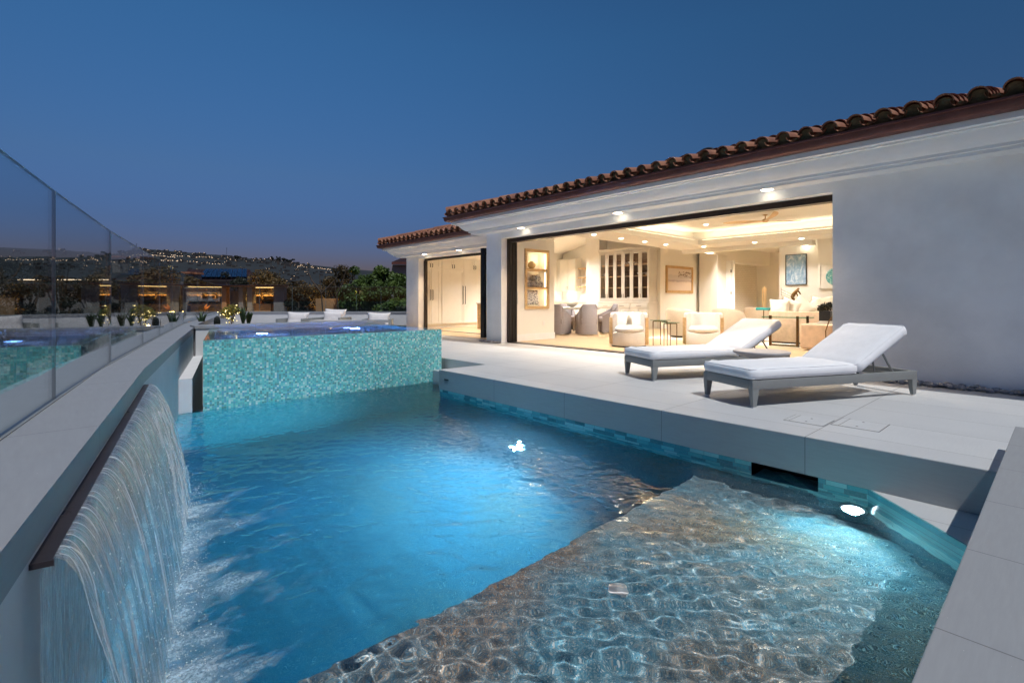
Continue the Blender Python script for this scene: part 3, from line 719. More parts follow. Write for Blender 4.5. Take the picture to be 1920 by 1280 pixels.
def tile_roof(corner_y, xe, y_end, z0, slope, n_courses, x_side_end, name='roof'):
    """Barrel tiles from the eave upwards; a hip folds back at the far corner."""
    m = MB(); sp, r = .262, .088; rg = random.Random(int(corner_y * 10)); cl = .40
    ca, sa = math.cos(math.atan(slope)), math.sin(math.atan(slope))
    def column(base, up, side, maxlen):               # base point, horizontal up-slope direction, side direction
        U = Vector((up.x * ca, up.y * ca, sa)); Nn = Vector((-up.x * sa, -up.y * sa, ca)); S = Vector((side.x, side.y, 0))
        L0 = 0; k = 0
        while L0 < maxlen and k < n_courses:
            last = k == n_courses - 1; ln = (maxlen - L0) if last else min(cl, maxlen - L0)
            j = rg.uniform(-.012, .012); hk = rg.uniform(0, .010)
            for inner, rr, dz_ in ((0, r, 0), (1, r * .86, 0)):
                rows = []
                for tt, sc_, lift in ((-.035, 1.0, .022 + hk), (ln / cl * cl + .02, .86, .0)):
                    c = base + U * (L0 + tt + j) + Nn * (.055 + lift)
                    rows.append([c + S * (math.cos(a) * rr * sc_) + Nn * (math.sin(a) * rr * sc_) for a in [math.pi * q / 9 for q in range(10)]])
                vs = m.grid(rows)
                if inner: innr = vs
                else: outr = vs
            for q in range(9):
                try: m.bm.faces.new((outr[0][q], outr[0][q + 1], innr[0][q + 1], innr[0][q]))
                except ValueError: pass
            # pan tile between this and the next barrel
            rows = []
            for tt, lift in ((-.05, .012), (ln + .02, 0)):
                c = base + U * (L0 + tt) + S * (sp / 2) + Nn * (.075 + lift)
                rows.append([c + S * (math.cos(a) * .085) + Nn * (-math.sin(a) * .07) for a in [math.pi * q / 6 for q in range(7)]])
            m.grid(rows)
            if k == 0:                                # mortar stop behind the barrel mouth and under the pan
                m.mi = 1; c = base + U * .02 + Nn * .055
                a_ = [c + S * (math.cos(a) * r * .9) + Nn * (math.sin(a) * r * .9) for a in [math.pi * q / 9 for q in range(10)]]
                m.face([c - S * r * .9 - Nn * .07] + a_[::-1] + [c + S * r * .9 - Nn * .07])
                c2 = base + U * .0 + S * (sp / 2)
                m.face([c2 - S * .05 - Nn * .02, c2 + S * .05 - Nn * .02, c2 + S * .055 + Nn * .03, c2 + S * .02 + Nn * .055, c2 - S * .02 + Nn * .055, c2 - S * .055 + Nn * .03]); m.mi = 0
            L0 += cl; k += 1
    y = y_end
    while y < corner_y - .1:
        column(Vector((xe, y, z0)), Vector((1, 0)), Vector((0, 1)), min(6.5, (corner_y - y)) / ca); y += sp
    x = xe + .12
    while x < x_side_end:
        column(Vector((x, corner_y, z0)), Vector((0, -1)), Vector((1, 0)), min(6.5, x - xe) / ca); x += sp
    # boards below the tiles
    m.mi = 1; zt = z0 - .012; h = 6.5
    m.face([(xe, y_end, zt), (xe, corner_y, zt), (xe + h, corner_y - h, zt + h * slope), (xe + h, y_end, zt + h * slope)])
    m.face([(xe, corner_y, zt), (x_side_end + h, corner_y, zt), (xe + h, corner_y - h, zt + h * slope)])
    m.mi = 0
    hp = [Vector((xe + t, corner_y - t, z0 + .13 + t * slope)) for t in np.linspace(.02, 6.4, 15)]
    for a, b in zip(hp, hp[1:]): m.tube([a, b + (b - a) * .12], [.105, .085], 10)
    return m.build(name, ['roof_tile', 'mortar'], house, smooth=50)
roof = tile_roof(9.32 + .70, FX_ - .70, -7, 2.985, .275, 4, 9.0)
tile_roof(15.2 + .70, WX - .70, 9.6, 2.985 + dz, .275, 4, 12.5)
m = MB()                                              # arched roof vent
for r0, r1, mat in ((0, .30, 0),):
    c = Vector((9.6, 4.72, 3.78)); rows = []
    for x_, rr in ((-.25, .0), (-.25, .17), (-.22, .19), (.5, .19)):
        rows.append([c + Vector((x_, math.cos(a) * rr * 1.25, math.sin(a) * rr)) for a in [math.pi * q / 14 for q in range(15)]])
    m.grid(rows)
m.build('roof_vent', 'black_plastic', roof, smooth=50)

# door frames
fr = MB(); x0, x1 = FX_ + .17, FX_ + .285
part('door_frame', 'bronze_frame', x0, x1, 2.083, 8.70, 2.335, 2.423)
part('door_frame', 'black_frame', FX_ + .285, FX_ + .42, 2.083, 8.70, 2.35, 2.40)
part('sill', 'bronze_frame', FX_ + .20, FX_ + .44, 2.085, 8.775, .001, .014)
pf = part('door_panel_stack', 'bronze_frame', FX_ + .17, FX_ + .43, 8.705, 8.775, .015, 2.423)
m = MB()
for k in range(3): m.box(FX_ + .19 + k * .085, FX_ + .245 + k * .085, 8.690, 8.7045, .016, 2.33)
m.build('door_stile', 'black_frame', pf)
m = MB(); m.box(FX_ + .425, FX_ + .44, 8.68, 8.70, .9, 1.2); m.build('handle', 'plastic_white', pf)
x0 = WX + .2
part('door_frame', 'black_frame', x0, x0 + .1, 10.1, 14.36, 2.30, 2.363)
part('door_frame', 'bronze_frame', x0, x0 + .1, 14.34, 14.418, .016, 2.30)
part('sill', 'bronze_frame', x0, x0 + .2, 10.1, 14.418, .001, .014)
fd = thing('folded_door', 'black framed glass door leaf folded open beside the pillar', 'door', (8.6, 10.2, 0))
box('frame', 'black_frame', 8.15, 8.23, 10.10, 10.24, .02, 2.34, parent=fd)
box('frame', 'black_frame', 8.98, 9.05, 10.10, 10.24, .02, 2.34, parent=fd)
box('frame', 'black_frame', 8.231, 8.979, 10.12, 10.22, 2.27, 2.339, parent=fd); box('frame', 'black_frame', 8.231, 8.979, 10.12, 10.22, .021, .10, parent=fd)
box('pane', 'pane_glass', 8.231, 8.979, 10.165, 10.175, .101, 2.269, parent=fd)
m = MB(); m.box(8.12, 8.148, 10.14, 10.16, .98, 1.08); m.build('handle', 'dark_metal', fd)

# soffit downlights
SOF = [(7.45, 2.85, 2.56), (7.45, 5.41, 2.56), (7.45, 7.95, 2.56), (7.45, .3, 2.56), (8.66, 11.9, 2.45), (8.66, 13.75, 2.45)]
def downlight(x, y, z, r=.05, parent=house):
    m = MB(); m.lathe([(r * .8, -.004), (r, -.006), (r + .018, -.002), (r + .018, .004)], (x, y, z), 24); o = m.build('downlight', 'plastic_white', parent, smooth=40)
    m = MB(); m.lathe([(r * .79, -.0035), (r * .6, -.012), (r * .3, -.018), (0, -.020)], (x, y, z), 20); m.build('lens', 'lamp_warm', o); return o
for i, (x, y, z) in enumerate(SOF):
    if i == 3: continue
    downlight(x, y, z, .105)
    lamp('soffit_lamp', 'SPOT', (x, y, z - .03), 70, (1, .74, .47), .04, (x + .04, y, 0), house, angle=104, blend=.9)

# wood floor, walls, ceilings of the rooms
part('floor', 'wood_floor', FX_ + .44, 21.5, -4, 17.5, -.25, .008)
part('floor', 'wood_floor', WX + .40, 9.4, 9.45, 14.92, .0081, .010)
ip, cp = 'interior_paint', 'ceiling_paint'
Yw = 8.80
part('wall', ip, FX_ + .42, 8.43, Yw, 9.098, .009, 2.85); part('wall', ip, 9.13, 9.41, Yw, 9.098, .009, 2.95)
part('wall', ip, 8.43, 9.13, Yw, 9.098, .009, .845); part('wall', ip, 8.43, 9.13, Yw, 9.098, 2.17, 2.9)
part('wall', ip, 8.43, 9.13, 9.09, 9.0985, .845, 2.17)
part('baseboard', 'trim_white', FX_ + .43, 9.425, Yw - .015, Yw - .0005, .0085, .17); part('baseboard', 'trim_white', 9.411, 9.425, Yw, 9.2, .0085, .17)
nf = MB()
for a in ((8.36, 8.43, .775, 2.24), (9.13, 9.20, .775, 2.24)): nf.box(a[0], a[1], Yw - .03, Yw - .001, a[2], a[3])
for z0, z1 in ((.775, .845), (2.17, 2.24)): nf.box(8.4301, 9.1299, Yw - .03, Yw - .001, z0, z1)
nfo = nf.build('niche_frame', 'oak', house)
for z in (1.27, 1.72): part('niche_shelf', 'oak', 8.4305, 9.1295, Yw - .02, 9.085, z, z + .045)
for z in (.86, 1.32, 1.77):
    o = part('niche_light', 'niche_warm', 9.115, 9.125, Yw + .04, Yw + .055, z, z + .36)
    lamp('niche_lamp', 'POINT', (8.95, Yw + .12, z + .25), .8, (1, .78, .45), .05, None, house)
m = MB(); m.box(8.99, 9.06, Yw - .008, Yw - .0006, .36, .47, bev=.002); m.build('wall_outlet', 'plastic_white', house)
# kitchen shell
part('wall', ip, 9.2, 9.41, 9.0985, 9.34, .009, 3.0)
kx = 16.5
part('wall', ip, kx, kx + .2, 9.36, 14.925, .009, 3.95)
part('wall', ip, 13.41, kx, 14.93, 15.1, .009, 3.1)
m = MB()                                             # vaulted ceiling of the kitchen, tucked under the roof slopes
m.grid([[(x, y, min(3.85, 2.93 + .23 * (15.3 - y), 2.95 + .25 * (x - 9.1))) for y in np.linspace(8.43, 15.0, 40)] for x in np.linspace(8.95, 16.7, 40)])
m.build('ceiling', cp, house, smooth=20)
part('wall', ip, 8.0, 12.0, 8.40, 8.46, 2.62, 3.0); part('wall', ip, 12.001, 18.4, 8.40, 8.46, 2.62, 3.86)   # drop from vaulted kitchen to flat living ceiling
part('wall', ip, 14.75, kx, 11.53, 12.15, .009, 3.86); part('wall', ip, 15.22, kx, 9.35, 11.53, .009, 3.86)
# living room ceiling with a cove tray
part('ceiling', cp, FX_ + .28, 9.6, -4, 8.398, 2.62, 2.75); part('ceiling', cp, 14.0, 15.05, -4, 8.398, 2.62, 2.75)
part('ceiling', cp, 9.6, 14.0, 7.3, 8.398, 2.62, 2.75); part('ceiling', cp, 9.6, 14.0, -4, -1.5, 2.62, 2.75)
part('ceiling', cp, 9.2, 14.4, -1.9, 7.7, 3.02, 3.1)
for a in ((9.2, 9.24, -1.9, 7.7), (14.36, 14.4, -1.9, 7.7), (9.24, 14.36, 7.66, 7.7), (9.24, 14.36, -1.9, -1.86)): part('ceiling_tray', cp, *a, 2.75, 3.02)
for a in ((9.6, 9.64, -1.5, 7.3), (13.96, 14.0, -1.5, 7.3), (9.64, 13.96, 7.26, 7.3), (9.64, 13.96, -1.5, -1.46)): part('ceiling_tray', cp, *a, 2.752, 2.80)
for a in ((9.5, 9.54, -1.4, 7.2), (14.06, 14.10, -1.4, 7.2), (9.7, 13.9, 7.36, 7.40)): part('cove_light', 'cove_warm', *a, 2.756, 2.77)
part('ceiling_beam', cp, 15.05, 15.35, 4.6, 8.398, 2.50, 2.75)
part('ceiling', cp, 15.35, 22, -4, 9.3, 2.96, 3.05); part('wall', ip, 15.05, 15.35, -4, 8.398, 2.751, 3.3)
# back rooms: artwork wall, picture wall, door wall, angled fireplace wall
pB = at(1461, 562, 14.63); p0 = at(1345, 562, 18.1); p1 = at(1462, 562, 21.5)
part('wall', ip, 15.6, 15.8, -4, pB.y, .009, 2.96); part('wall', ip, 15.35, 15.6, -4, 4.55, .009, 2.96)
part('wall', ip, 15.225, 18.5, 9.30, 9.349, .009, 3.86); part('wall', ip, 18.3, 18.5, p0.y, 9.3, .009, 2.96)
part('wall', ip, FX_ + .3, 22, -4.2, -4.0, .009, 3.3); part('wall', ip, 22, 22.2, -4, 9.4, .009, 3.2)
def wallseg(a, b, f0, f1, z0, z1, th, mat, name='wall', off=0):
    A = a.xy + (b.xy - a.xy) * f0; B = a.xy + (b.xy - a.xy) * f1; d = (b.xy - a.xy).normalized(); n = Vector((-d.y, d.x))
    if n.dot(FW.xy) < 0: n = -n
    m = MB(); m.prism([A + n * off, B + n * off, B + n * (off + th), A + n * (off + th)], z0, z1); return m.build(name, mat, house)
wallseg(p0, p1, 0, .18, .009, 2.96, .7, ip); wallseg(p0, p1, .90, 1.1, .009, 2.96, .7, ip); wallseg(p0, p1, .18, .90, 2.42, 2.96, .7, ip)
wallseg(p0, p1, .12, .95, .009, 2.45, .1, 'white_brick', 'fireplace_recess', off=.55)
dd = MB(); dd.box(18.26, 18.298, 9.0 - .0, 9.0 - .78, .01, 2.35, bev=.004); di = dd.build('inner_door', 'trim_white', house)
for z in (.5, 1.2, 2.0): m = MB(); m.box(18.245, 18.2595, 8.225, 8.255, z, z + .1); m.build('hinge', 'dark_metal', di)
for a in ((9.005, 9.10, .01, 2.44), (8.12, 8.215, .01, 2.44), (8.2151, 9.0049, 2.36, 2.44)): part('door_casing', 'trim_white', 18.27, 18.2985, a[0], a[1], a[2], a[3])
m = MB(); m.box(15.575, 15.5985, pB.y - .2, pB.y - .12, 1.15, 1.27); m.build('light_switch', 'plastic_white', house)
# wing room
part('ceiling', cp, WX + .27, 12.0, 11.9, 14.97, 2.5, 2.56); part('wall', ip, WX + .27, 13.4, 14.931, 14.975, .012, 2.5)

# ceiling downlights, and area lamps added to fill the rooms with light
for x in (9.86, 11.0, 12.1, 13.2): downlight(x, 7.88, 2.62, .085)
for y in (7.4, 5.9, 4.7, 3.0): downlight(14.55, y, 2.62, .085)
for x, y in ((12.9, 6.5), (13.2, 5.4), (12.6, 2.3), (10.3, 6.6)): downlight(x, y, 3.02, .085)
downlight(14.5, 13.6, 2.93 + .23 * 1.7, .06)
WARM = (1, .945, .87)
for x, y, z, e in ((8.7, 6.6, 2.58, 41), (8.7, 4.0, 2.58, 41), (11.0, 7.88, 2.58, 24), (13.2, 7.88, 2.58, 24), (11.6, 5.2, 2.98, 60), (11.6, 1.6, 2.98, 60), (14.55, 5.2, 2.58, 22), (14.55, 2.4, 2.58, 22),
                   (12.5, 11.2, 3.72, 110), (14.2, 13.4, 3.32, 90), (17.0, 7.2, 2.9, 75), (19.2, 6.4, 2.9, 65), (16.9, 8.3, 2.9, 12)):
    lamp('ceiling_fill_lamp', 'AREA', (x, y, z), e * .66, WARM, .16, (x, y, 0), house)
for x, y in ((10.2, 12.3), (11.6, 12.6), (11.0, 13.4)): lamp('ceiling_fill_lamp', 'AREA', (x, y, 2.46), 13, WARM, .16, (x, y, 0), house)
for a in ((11.8, 7.5), (14.2, 3), (9.4, 3)): lamp('cove_lamp', 'POINT', (a[0], a[1], 2.9), 2.5, (1, .78, .48), .1, None, house)

# smooth pebbles in a strip at the foot of the wall
m = MB(); rg = random.Random(3)
for _ in range(560):
    y = rg.uniform(-3, 2.6); x = FX_ - rg.uniform(.0, .17) - .01
    t = bmesh.new(); bmesh.ops.create_icosphere(t, subdivisions=2, radius=1)
    a, b, c = rg.uniform(.025, .055), rg.uniform(.02, .04), rg.uniform(.014, .026)
    m.add(t, Matrix.Translation((x, y, c * rg.uniform(.5, 1.6))) @ Matrix.Rotation(rg.uniform(0, 3.1), 4, 'Z') @ Matrix.Rotation(rg.uniform(-.3, .3), 4, 'X') @ Matrix.Diagonal((a, b, c, 1)))
for _ in range(60):
    y = rg.uniform(8.75, 9.4); x = FX_ - rg.uniform(.0, .12) - .01; a, b, c = rg.uniform(.02, .045), rg.uniform(.02, .035), rg.uniform(.014, .022)
    t = bmesh.new(); bmesh.ops.create_icosphere(t, subdivisions=2, radius=1)
    m.add(t, Matrix.Translation((x, y, c)) @ Matrix.Rotation(rg.uniform(0, 3.1), 4, 'Z') @ Matrix.Diagonal((a, b, c, 1)))
o = m.build('pebbles', 'stone_pebble', smooth=180); setp(o, 'grey river pebbles strewn along the foot of the white wall', 'pebbles', kind='stuff')
# flush access covers in the paving
def cover(x0, x1, y0, y1, lab):
    c = thing('access_cover', lab, 'access cover', ((x0 + x1) / 2, (y0 + y1) / 2, 0), group='flush covers in the paving')
    m = MB()
    for a in ((x0, x1, y0, y0 + .004), (x0, x1, y1 - .004, y1), (x0, x0 + .004, y0 + .004, y1 - .004), (x1 - .004, x1, y0 + .004, y1 - .004)): m.box(*a, .0002, .0012)
    m.build('rim', 'black_frame', c); box('lid', 'paver', x0 + .005, x1 - .005, y0 + .005, y1 - .005, .0002, .0022, parent=c)
    m = MB()
    for x in (x0 + .08, x1 - .08): m.lathe([(.009, 0), (.009, .0006)], (x, (y0 + y1) / 2, .0023), 12)
    m.build('lifting_hole', 'black_frame', c)
cover(4.48, 4.775, 1.29, 1.585, 'smaller outlined paving cover in front of the near lounger leg')
cover(4.60, 4.95, .95, 1.275, 'larger outlined paving cover nearer the low coping wall')
# ------------------------------------------------------------------ terrace furniture
def pillow_mesh(w, h, t, mat, name, parent=None, seed=0, n=14, dent=0):
    m = MB(); rg = random.Random(seed)
    for sgn in (1, -1):
        rows = []
        for i in range(n + 1):
            r = []
            for j in range(n + 1):
                u, v = i / n * 2 - 1, j / n * 2 - 1
                pin = 1 - .10 * (1 - abs(u * v)) * (1 if abs(u) > .99 or abs(v) > .99 else 0)
                k = (max(0, (1 - u ** 4)) * max(0, (1 - v ** 4))) ** .55
                z = t / 2 * k * (1 + .14 * mnoise.noise(Vector((u * 2.2 + seed, v * 2.2, sgn))))
                r.append((u * w / 2 * (1 - .09 * (1 - v * v)) if abs(u) > .2 else u * w / 2, z * sgn - dent * math.exp(-u * u * 6), v * h / 2 * (1 - .10 * (1 - u * u))))
            rows.append(r)
        m.grid([[(p[0], p[1], p[2]) for p in r] for r in rows])
    bmesh.ops.remove_doubles(m.bm, verts=m.bm.verts, dist=.0005)
    return m.build(name, mat, parent, smooth=180, local=True) if parent else m.build(name, mat, smooth=180, origin=(0, 0, 0))
def soft_box(sx, sy, sz, bev, seed=0, sag=.006):
    """A boxed cushion: rounded edges, slightly domed top, faint wrinkles. Origin at the bottom corner."""
    t = bmesh.new(); bmesh.ops.create_cube(t, size=1)
    for v in t.verts: v.co = Vector(((v.co.x + .5) * sx, (v.co.y + .5) * sy, (v.co.z + .5) * sz))
    bmesh.ops.subdivide_edges(t, edges=[e for e in t.edges], cuts=7, use_grid_fill=True)
    for v in t.verts:
        x, y, z = v.co
        q = Vector((min(max(x, bev), sx - bev), min(max(y, bev), sy - bev), min(max(z, bev), sz - bev)))
        d = v.co - q
        if d.length > 1e-6: v.co = q + d.normalized() * bev * min(1, d.length / bev if d.length < bev else 1)
    bmesh.ops.subdivide_edges(t, edges=[e for e in t.edges], cuts=1, use_grid_fill=True, smooth=.5)
    for v in t.verts:
        x, y, z = v.co; k = 4 * (x / sx) * (1 - x / sx) * 4 * (y / sy) * (1 - y / sy)
        w = mnoise.noise(Vector((x * 7 + seed, y * 7, z * 9))) * sag * .7 + mnoise.noise(Vector((x * 22 + seed, y * 16, z * 18))) * sag * .35
        v.co.z += (.012 * k if z > sz / 2 else 0) + w * (.3 if z < sz * .1 else 1)
        e = 4 * (z / sz) * (1 - z / sz) * .008
        if y < .01: v.co.y -= e
        if y > sy - .01: v.co.y += e
        if x < .01: v.co.x -= e
        if x > sx - .01: v.co.x += e
    return t
def piping(m, sx, sy, z, bev, Mx):
    i = .27 * bev; c = bev * .75; pts = []
    for cx, cy, a0 in ((sx - i - c, sy - i - c, 0), (i + c, sy - i - c, 90), (i + c, i + c, 180), (sx - i - c, i + c, 270)):
        for k in range(5): a = R(a0 + k * 22.5); pts.append((cx + math.cos(a) * c, cy + math.sin(a) * c, z))
    pts.append(pts[0]); m.tube([Mx @ Vector(p) for p in pts], .0042, 6, caps=False)
M('lounger_cushion', (.77, .77, .79), .92, var=.03, scale=14, bump=.3, bscale=320)
def lounger():
    L, W = 2.14, .68; zt = .255; rl = .085
    o = thing('sun_lounger', 'sun lounger closest to the pool edge, its raised backrest in front of the white wall', 'sun lounger', (0, 0, 0), group='sun loungers on the terrace')
    m = MB(); th = .045
    m.box(0, L, 0, th, zt - rl, zt, bev=.004); m.box(0, L, W - th, W, zt - rl, zt, bev=.004)
    m.box(.0, th, th + .0005, W - th - .0005, zt - rl, zt, bev=.004); m.box(L - th, L, th + .0005, W - th - .0005, zt - rl, zt, bev=.004)
    for k in range(9): x = .14 + k * .145; m.box(x, x + .05, th, W - th, zt - .03, zt - .006)
    m.box(1.36, 1.40, th, W - th, zt - .05, zt - .012)
    m.build('frame', 'lounger_metal', o, smooth=40, local=True)
    for x, sx in ((0, 1), (L, -1)):
        for y, sy in ((0, 1), (W, -1)):
            m = MB(); a, b = .075, .04
            top = [(x, y), (x + sx * a, y), (x + sx * a, y + sy * .05), (x, y + sy * .05)]
            bot = [(x + sx * .012, y + sy * .006), (x + sx * (.012 + b), y + sy * .006), (x + sx * (.012 + b), y + sy * .04), (x + sx * .012, y + sy * .04)]
            m.grid([[(p[0], p[1], .012) for p in bot], [(p[0], p[1], zt - rl + .001) for p in top]], True)
            m.face([(p[0], p[1], .012) for p in bot]); m.face([(p[0], p[1], zt - rl + .001) for p in top])
            lg = m.build('leg', 'lounger_metal', o, local=True)
            m = MB(); m.box(*sorted((x + sx * .018, x + sx * .046)), *sorted((y + sy * .01, y + sy * .036)), 0, .0118); m.build('glide', 'plastic_white', lg, local=True)
    m = MB(); m.add(soft_box(1.335, W + .0, .105, .04, 1), Matrix.Translation((-.015, 0, zt + .002))); sc_ = m.build('seat_cushion', 'lounger_cushion', o, smooth=180, local=True)
    m = MB(); T_ = Matrix.Translation((-.015, 0, zt + .002)); piping(m, 1.335, W, .105 - .008, .04, T_); piping(m, 1.335, W, .010, .04, T_); m.build('piping', 'lounger_cushion', sc_, smooth=180, local=True)
    B = Matrix.Translation((1.36, 0, zt + .015)) @ Matrix.Rotation(R(-29.5), 4, 'Y')
    m = MB()
    for y0 in (.052, W - .052 - .032): m.obox(B @ Matrix.Translation((.375, y0 + .016, -.012)), .75, .032, .026, .003)
    m.obox(B @ Matrix.Translation((.74, W / 2, -.012)), .03, W - .168, .025, .003); m.obox(B @ Matrix.Translation((.36, W / 2, -.012)), .03, W - .168, .025, .003)
    m.build('backrest_frame', 'lounger_metal', o, smooth=40, local=True)
    m = MB()
    for y in (.10, W - .10):
        a = B @ Vector((.44, y, -.026)); m.tube([a, (1.93, y, zt - .03)], .011, 8)
        a2 = B @ Vector((.30, y, -.026)); m.tube([a2, (a2.x + .03, y, zt - .05)], .009, 8)
    m.tube([(1.93, .05, zt - .03), (1.93, W - .05, zt - .03)], .012, 8)
    m.build('backrest_strut', 'lounger_metal', o, smooth=60, local=True)
    m = MB(); m.add(soft_box(.80, W, .105, .04, 5), B @ Matrix.Translation((-.03, 0, .004))); bc_ = m.build('back_cushion', 'lounger_cushion', o, smooth=180, local=True)
    m = MB(); T_ = B @ Matrix.Translation((-.03, 0, .004)); piping(m, .80, W, .105 - .008, .04, T_); piping(m, .80, W, .010, .04, T_); m.build('piping', 'lounger_cushion', bc_, smooth=180, local=True)
    return o
lg = lounger(); ang = math.atan2(-.89, 1.95); lg.location = (4.74, 1.94, 0); lg.rotation_euler = (0, 0, ang)
copy_tree(lg, None, 'sun lounger farther from the pool, its raised backrest in front of the lit room', (5.40, 3.40, 0), ang)
st = thing('side_table', 'low round grey table between the two sun loungers', 'side table', (6.31, 2.48, 0))
m = MB(); m.lathe([(.20, .315), (.24, .318), (.30, .352), (.317, .362), (.317, .378), (.310, .386), (0, .388)], n=48); m.build('table_top', 'table_top', st, smooth=40, local=True)
m = MB(); m.lathe([(.17, 0), (.175, .01), (.15, .03), (.09, .09), (.075, .16), (.09, .24), (.15, .30), (.19, .316)], n=40); m.build('pedestal', 'table_top', st, smooth=50, local=True)

# rear terrace seating
def patio_chair(px, dep, label, w=.72, two=False, rz=0, z0=0):
    p = at(px, 0, dep); o = thing('outdoor_armchair', label, 'outdoor armchair', (p.x, p.y, 0), rz, 'outdoor armchairs behind the spa')
    m = MB(); m.box(-w / 2, w / 2, -.38, .40, .08, .24, bev=.02); m.build('seat_base', 'patio_base', o, smooth=40, local=True)
    m = MB()
    for sx in (-1, 1): m.box(sx * w / 2 - .035, sx * w / 2 + .035, -.38, .40, .02, .50, bev=.015); 
    m.box(-w / 2 + .04, w / 2 - .04, .34, .41, .26, .48, bev=.01)
    m.build('arm_frame', 'lounger_metal', o, smooth=40, local=True)
    m = MB(); m.add(soft_box(w - .09, .62, .13, .04, 3), Matrix.Translation((-w / 2 + .045, -.36, .242))); m.build('seat_cushion', 'patio_cushion', o, smooth=180, local=True)
    for k in range(2 if two else 1):
        c = pillow_mesh(w * .92 - k * .06, .38, .17, 'patio_cushion', 'back_cushion', o, seed=px + k * 7)
        c.location = (.01 * k, .15 - k * .17 + (0 if two else 0), .50 + (.05 if k == 0 and two else -.02)); c.rotation_euler = (R(-10), R(2), 0)
    return o
fa = math.atan2(-FW.x, FW.y)
patio_chair(554, 13.6, 'outdoor armchair with one upright cushion and open side frame, nearest the planted bed', .66, rz=fa)
patio_chair(624, 14.4, 'outdoor armchair with two stacked back cushions', .72, True, rz=fa - .1)
patio_chair(709, 13.2, 'outdoor armchair closest to the house end of the spa, its cushion leaning low', .66, rz=fa + .15)
m = MB(); a, b = at(588, 0, 13.9), at(690, 0, 13.6); d = (b - a).normalized(); n = Vector((-d.y, d.x, 0)) * .3
m.prism([a.xy - n.xy, b.xy - n.xy, b.xy + n.xy, a.xy + n.xy], .10, .44); o = m.build('outdoor_bench', 'patio_base'); setp(o, 'low pinkish grey bench running behind the armchair cushions', 'bench')

# planted bed behind the spa
def leaves(mbp, centers, size, seed, n, spread):
    pass
def leaf_cloud(name, mat, parent, clumps, n, size, seed, flat=.0, tilt=1.0):
    """Many small leaf-shaped faces spread through the clumps (centre, radius, shade)."""
    rg = np.random.RandomState(seed); V = []; F = []; S = []
    w = np.array([c[1] ** 2.2 for c in clumps]); w /= w.sum(); ch = rg.choice(len(clumps), n, p=w)
    for k in ch:
        (cx, cy, cz), r, sh = clumps[k]
        d = rg.normal(size=3); d /= np.linalg.norm(d); rad = r * (rg.rand() ** .45); p = np.array([cx, cy, cz]) + d * rad * np.array([1, 1, .85])
        nrm = d * .6 + rg.normal(size=3) * tilt * .6; nrm /= np.linalg.norm(nrm)
        a = np.cross(nrm, rg.normal(size=3)); a /= np.linalg.norm(a); b = np.cross(nrm, a); s = size * (.6 + .8 * rg.rand())
        i = len(V); V += [p - a * s, p + b * s * .42, p + a * s, p - b * s * .42]; F.append((i, i + 1, i + 2, i + 3))
        S += [min(1, max(0, sh + rg.normal() * .16))] * 4
    me = bpy.data.meshes.new(name); me.from_pydata([tuple(v) for v in V], [], F)
    at_ = me.attributes.new('shade', 'FLOAT', 'POINT'); at_.data.foreach_set('value', np.array(S, np.float32)); me.materials.append(MATS[mat])
    o = bpy.data.objects.new(name, me); C.objects.link(o)
    if parent: o.parent = parent
    return o
bed = MB(); bed.prism([(1.75, 10.3), (3.6, 10.3), (3.9, 13.5), (2.4, 13.5)], -.3, .34); o = bed.build('planted_bed_ground', 'bark', origin=(0, 0, 0)); structure(o)
def strap_plant(px, dep, label, n=9, h=.5, flower=False, seed=1, z0=.34):
    p = at(px, 0, dep); o = thing('strap_leaf_plant', label, 'plant', (p.x, p.y, z0), 0, 'plants in the bed behind the spa'); rg = random.Random(seed); m = MB()
    for k in range(n):
        a = rg.uniform(0, 6.28); ln = h * rg.uniform(.7, 1.05); lean = rg.uniform(.12, .5); w = h * .09; rows = []
        for i in range(7):
            t = i / 6; r = lean * ln * t ** 1.8; z = ln * t * (1 - .15 * t * lean); ww = w * math.sin(math.pi * min(1, t * .85 + .12))
            c = Vector((math.cos(a) * r, math.sin(a) * r, z)); s = Vector((-math.sin(a), math.cos(a), 0)); rows.append([c - s * ww, c + Vector((0, 0, -.2 * ww)), c + s * ww])
        m.grid(rows)
    ob = m.build('foliage', 'leaf_strap', o, smooth=180, local=True)
    at_ = ob.data.attributes.new('shade', 'FLOAT', 'POINT'); at_.data.foreach_set('value', np.array([rg.random() for _ in ob.data.vertices], np.float32))
    if flower:
        m = MB(); m.tube([(0, 0, 0), (.02, .01, h * .8), (.05, .0, h * 1.05)], [.008, .008, .006], 6); m.build('stem', 'leaf_strap', o, local=True)
        m = MB(); m.tube([(.05, 0, h * 1.05), (.10, 0, h * 1.13), (.16, 0, h * 1.28)], [.012, .03, .004], 8); m.tube([(.05, 0, h * 1.05), (.07, 0, h * 1.2), (.10, 0, h * 1.36)], [.010, .025, .003], 8)
        m.build('flower', 'flower_orange', o, smooth=180, local=True)
strap_plant(378, 10.9, 'bird of paradise plant with an orange flower above the spa corner', 10, .42, True, 3)
strap_plant(456, 12.6, 'dark strap leaved plant beside the gold lit shrub', 10, .50, False, 5)
strap_plant(466, 12.2, 'broad leaved plant of the bed standing closest to the outdoor armchairs', 12, .46, False, 9)
p = at(407, 0, 11.2); o = thing('column_cactus', 'small dark green column cactus between the flower and the gold lit shrub', 'cactus', (p.x, p.y, .34), 0, 'plants in the bed behind the spa')
m = MB(); rows = []
for z, r in ((0, .04), (.05, .055), (.18, .058), (.26, .045), (.30, .015)): rows.append([(math.cos(2 * math.pi * k / 24) * r * (1 + .14 * (k % 2)), math.sin(2 * math.pi * k / 24) * r * (1 + .14 * (k % 2)), z) for k in range(24)])
m.grid(rows, True); m.build('stem', 'leaf_dark', o, local=True)
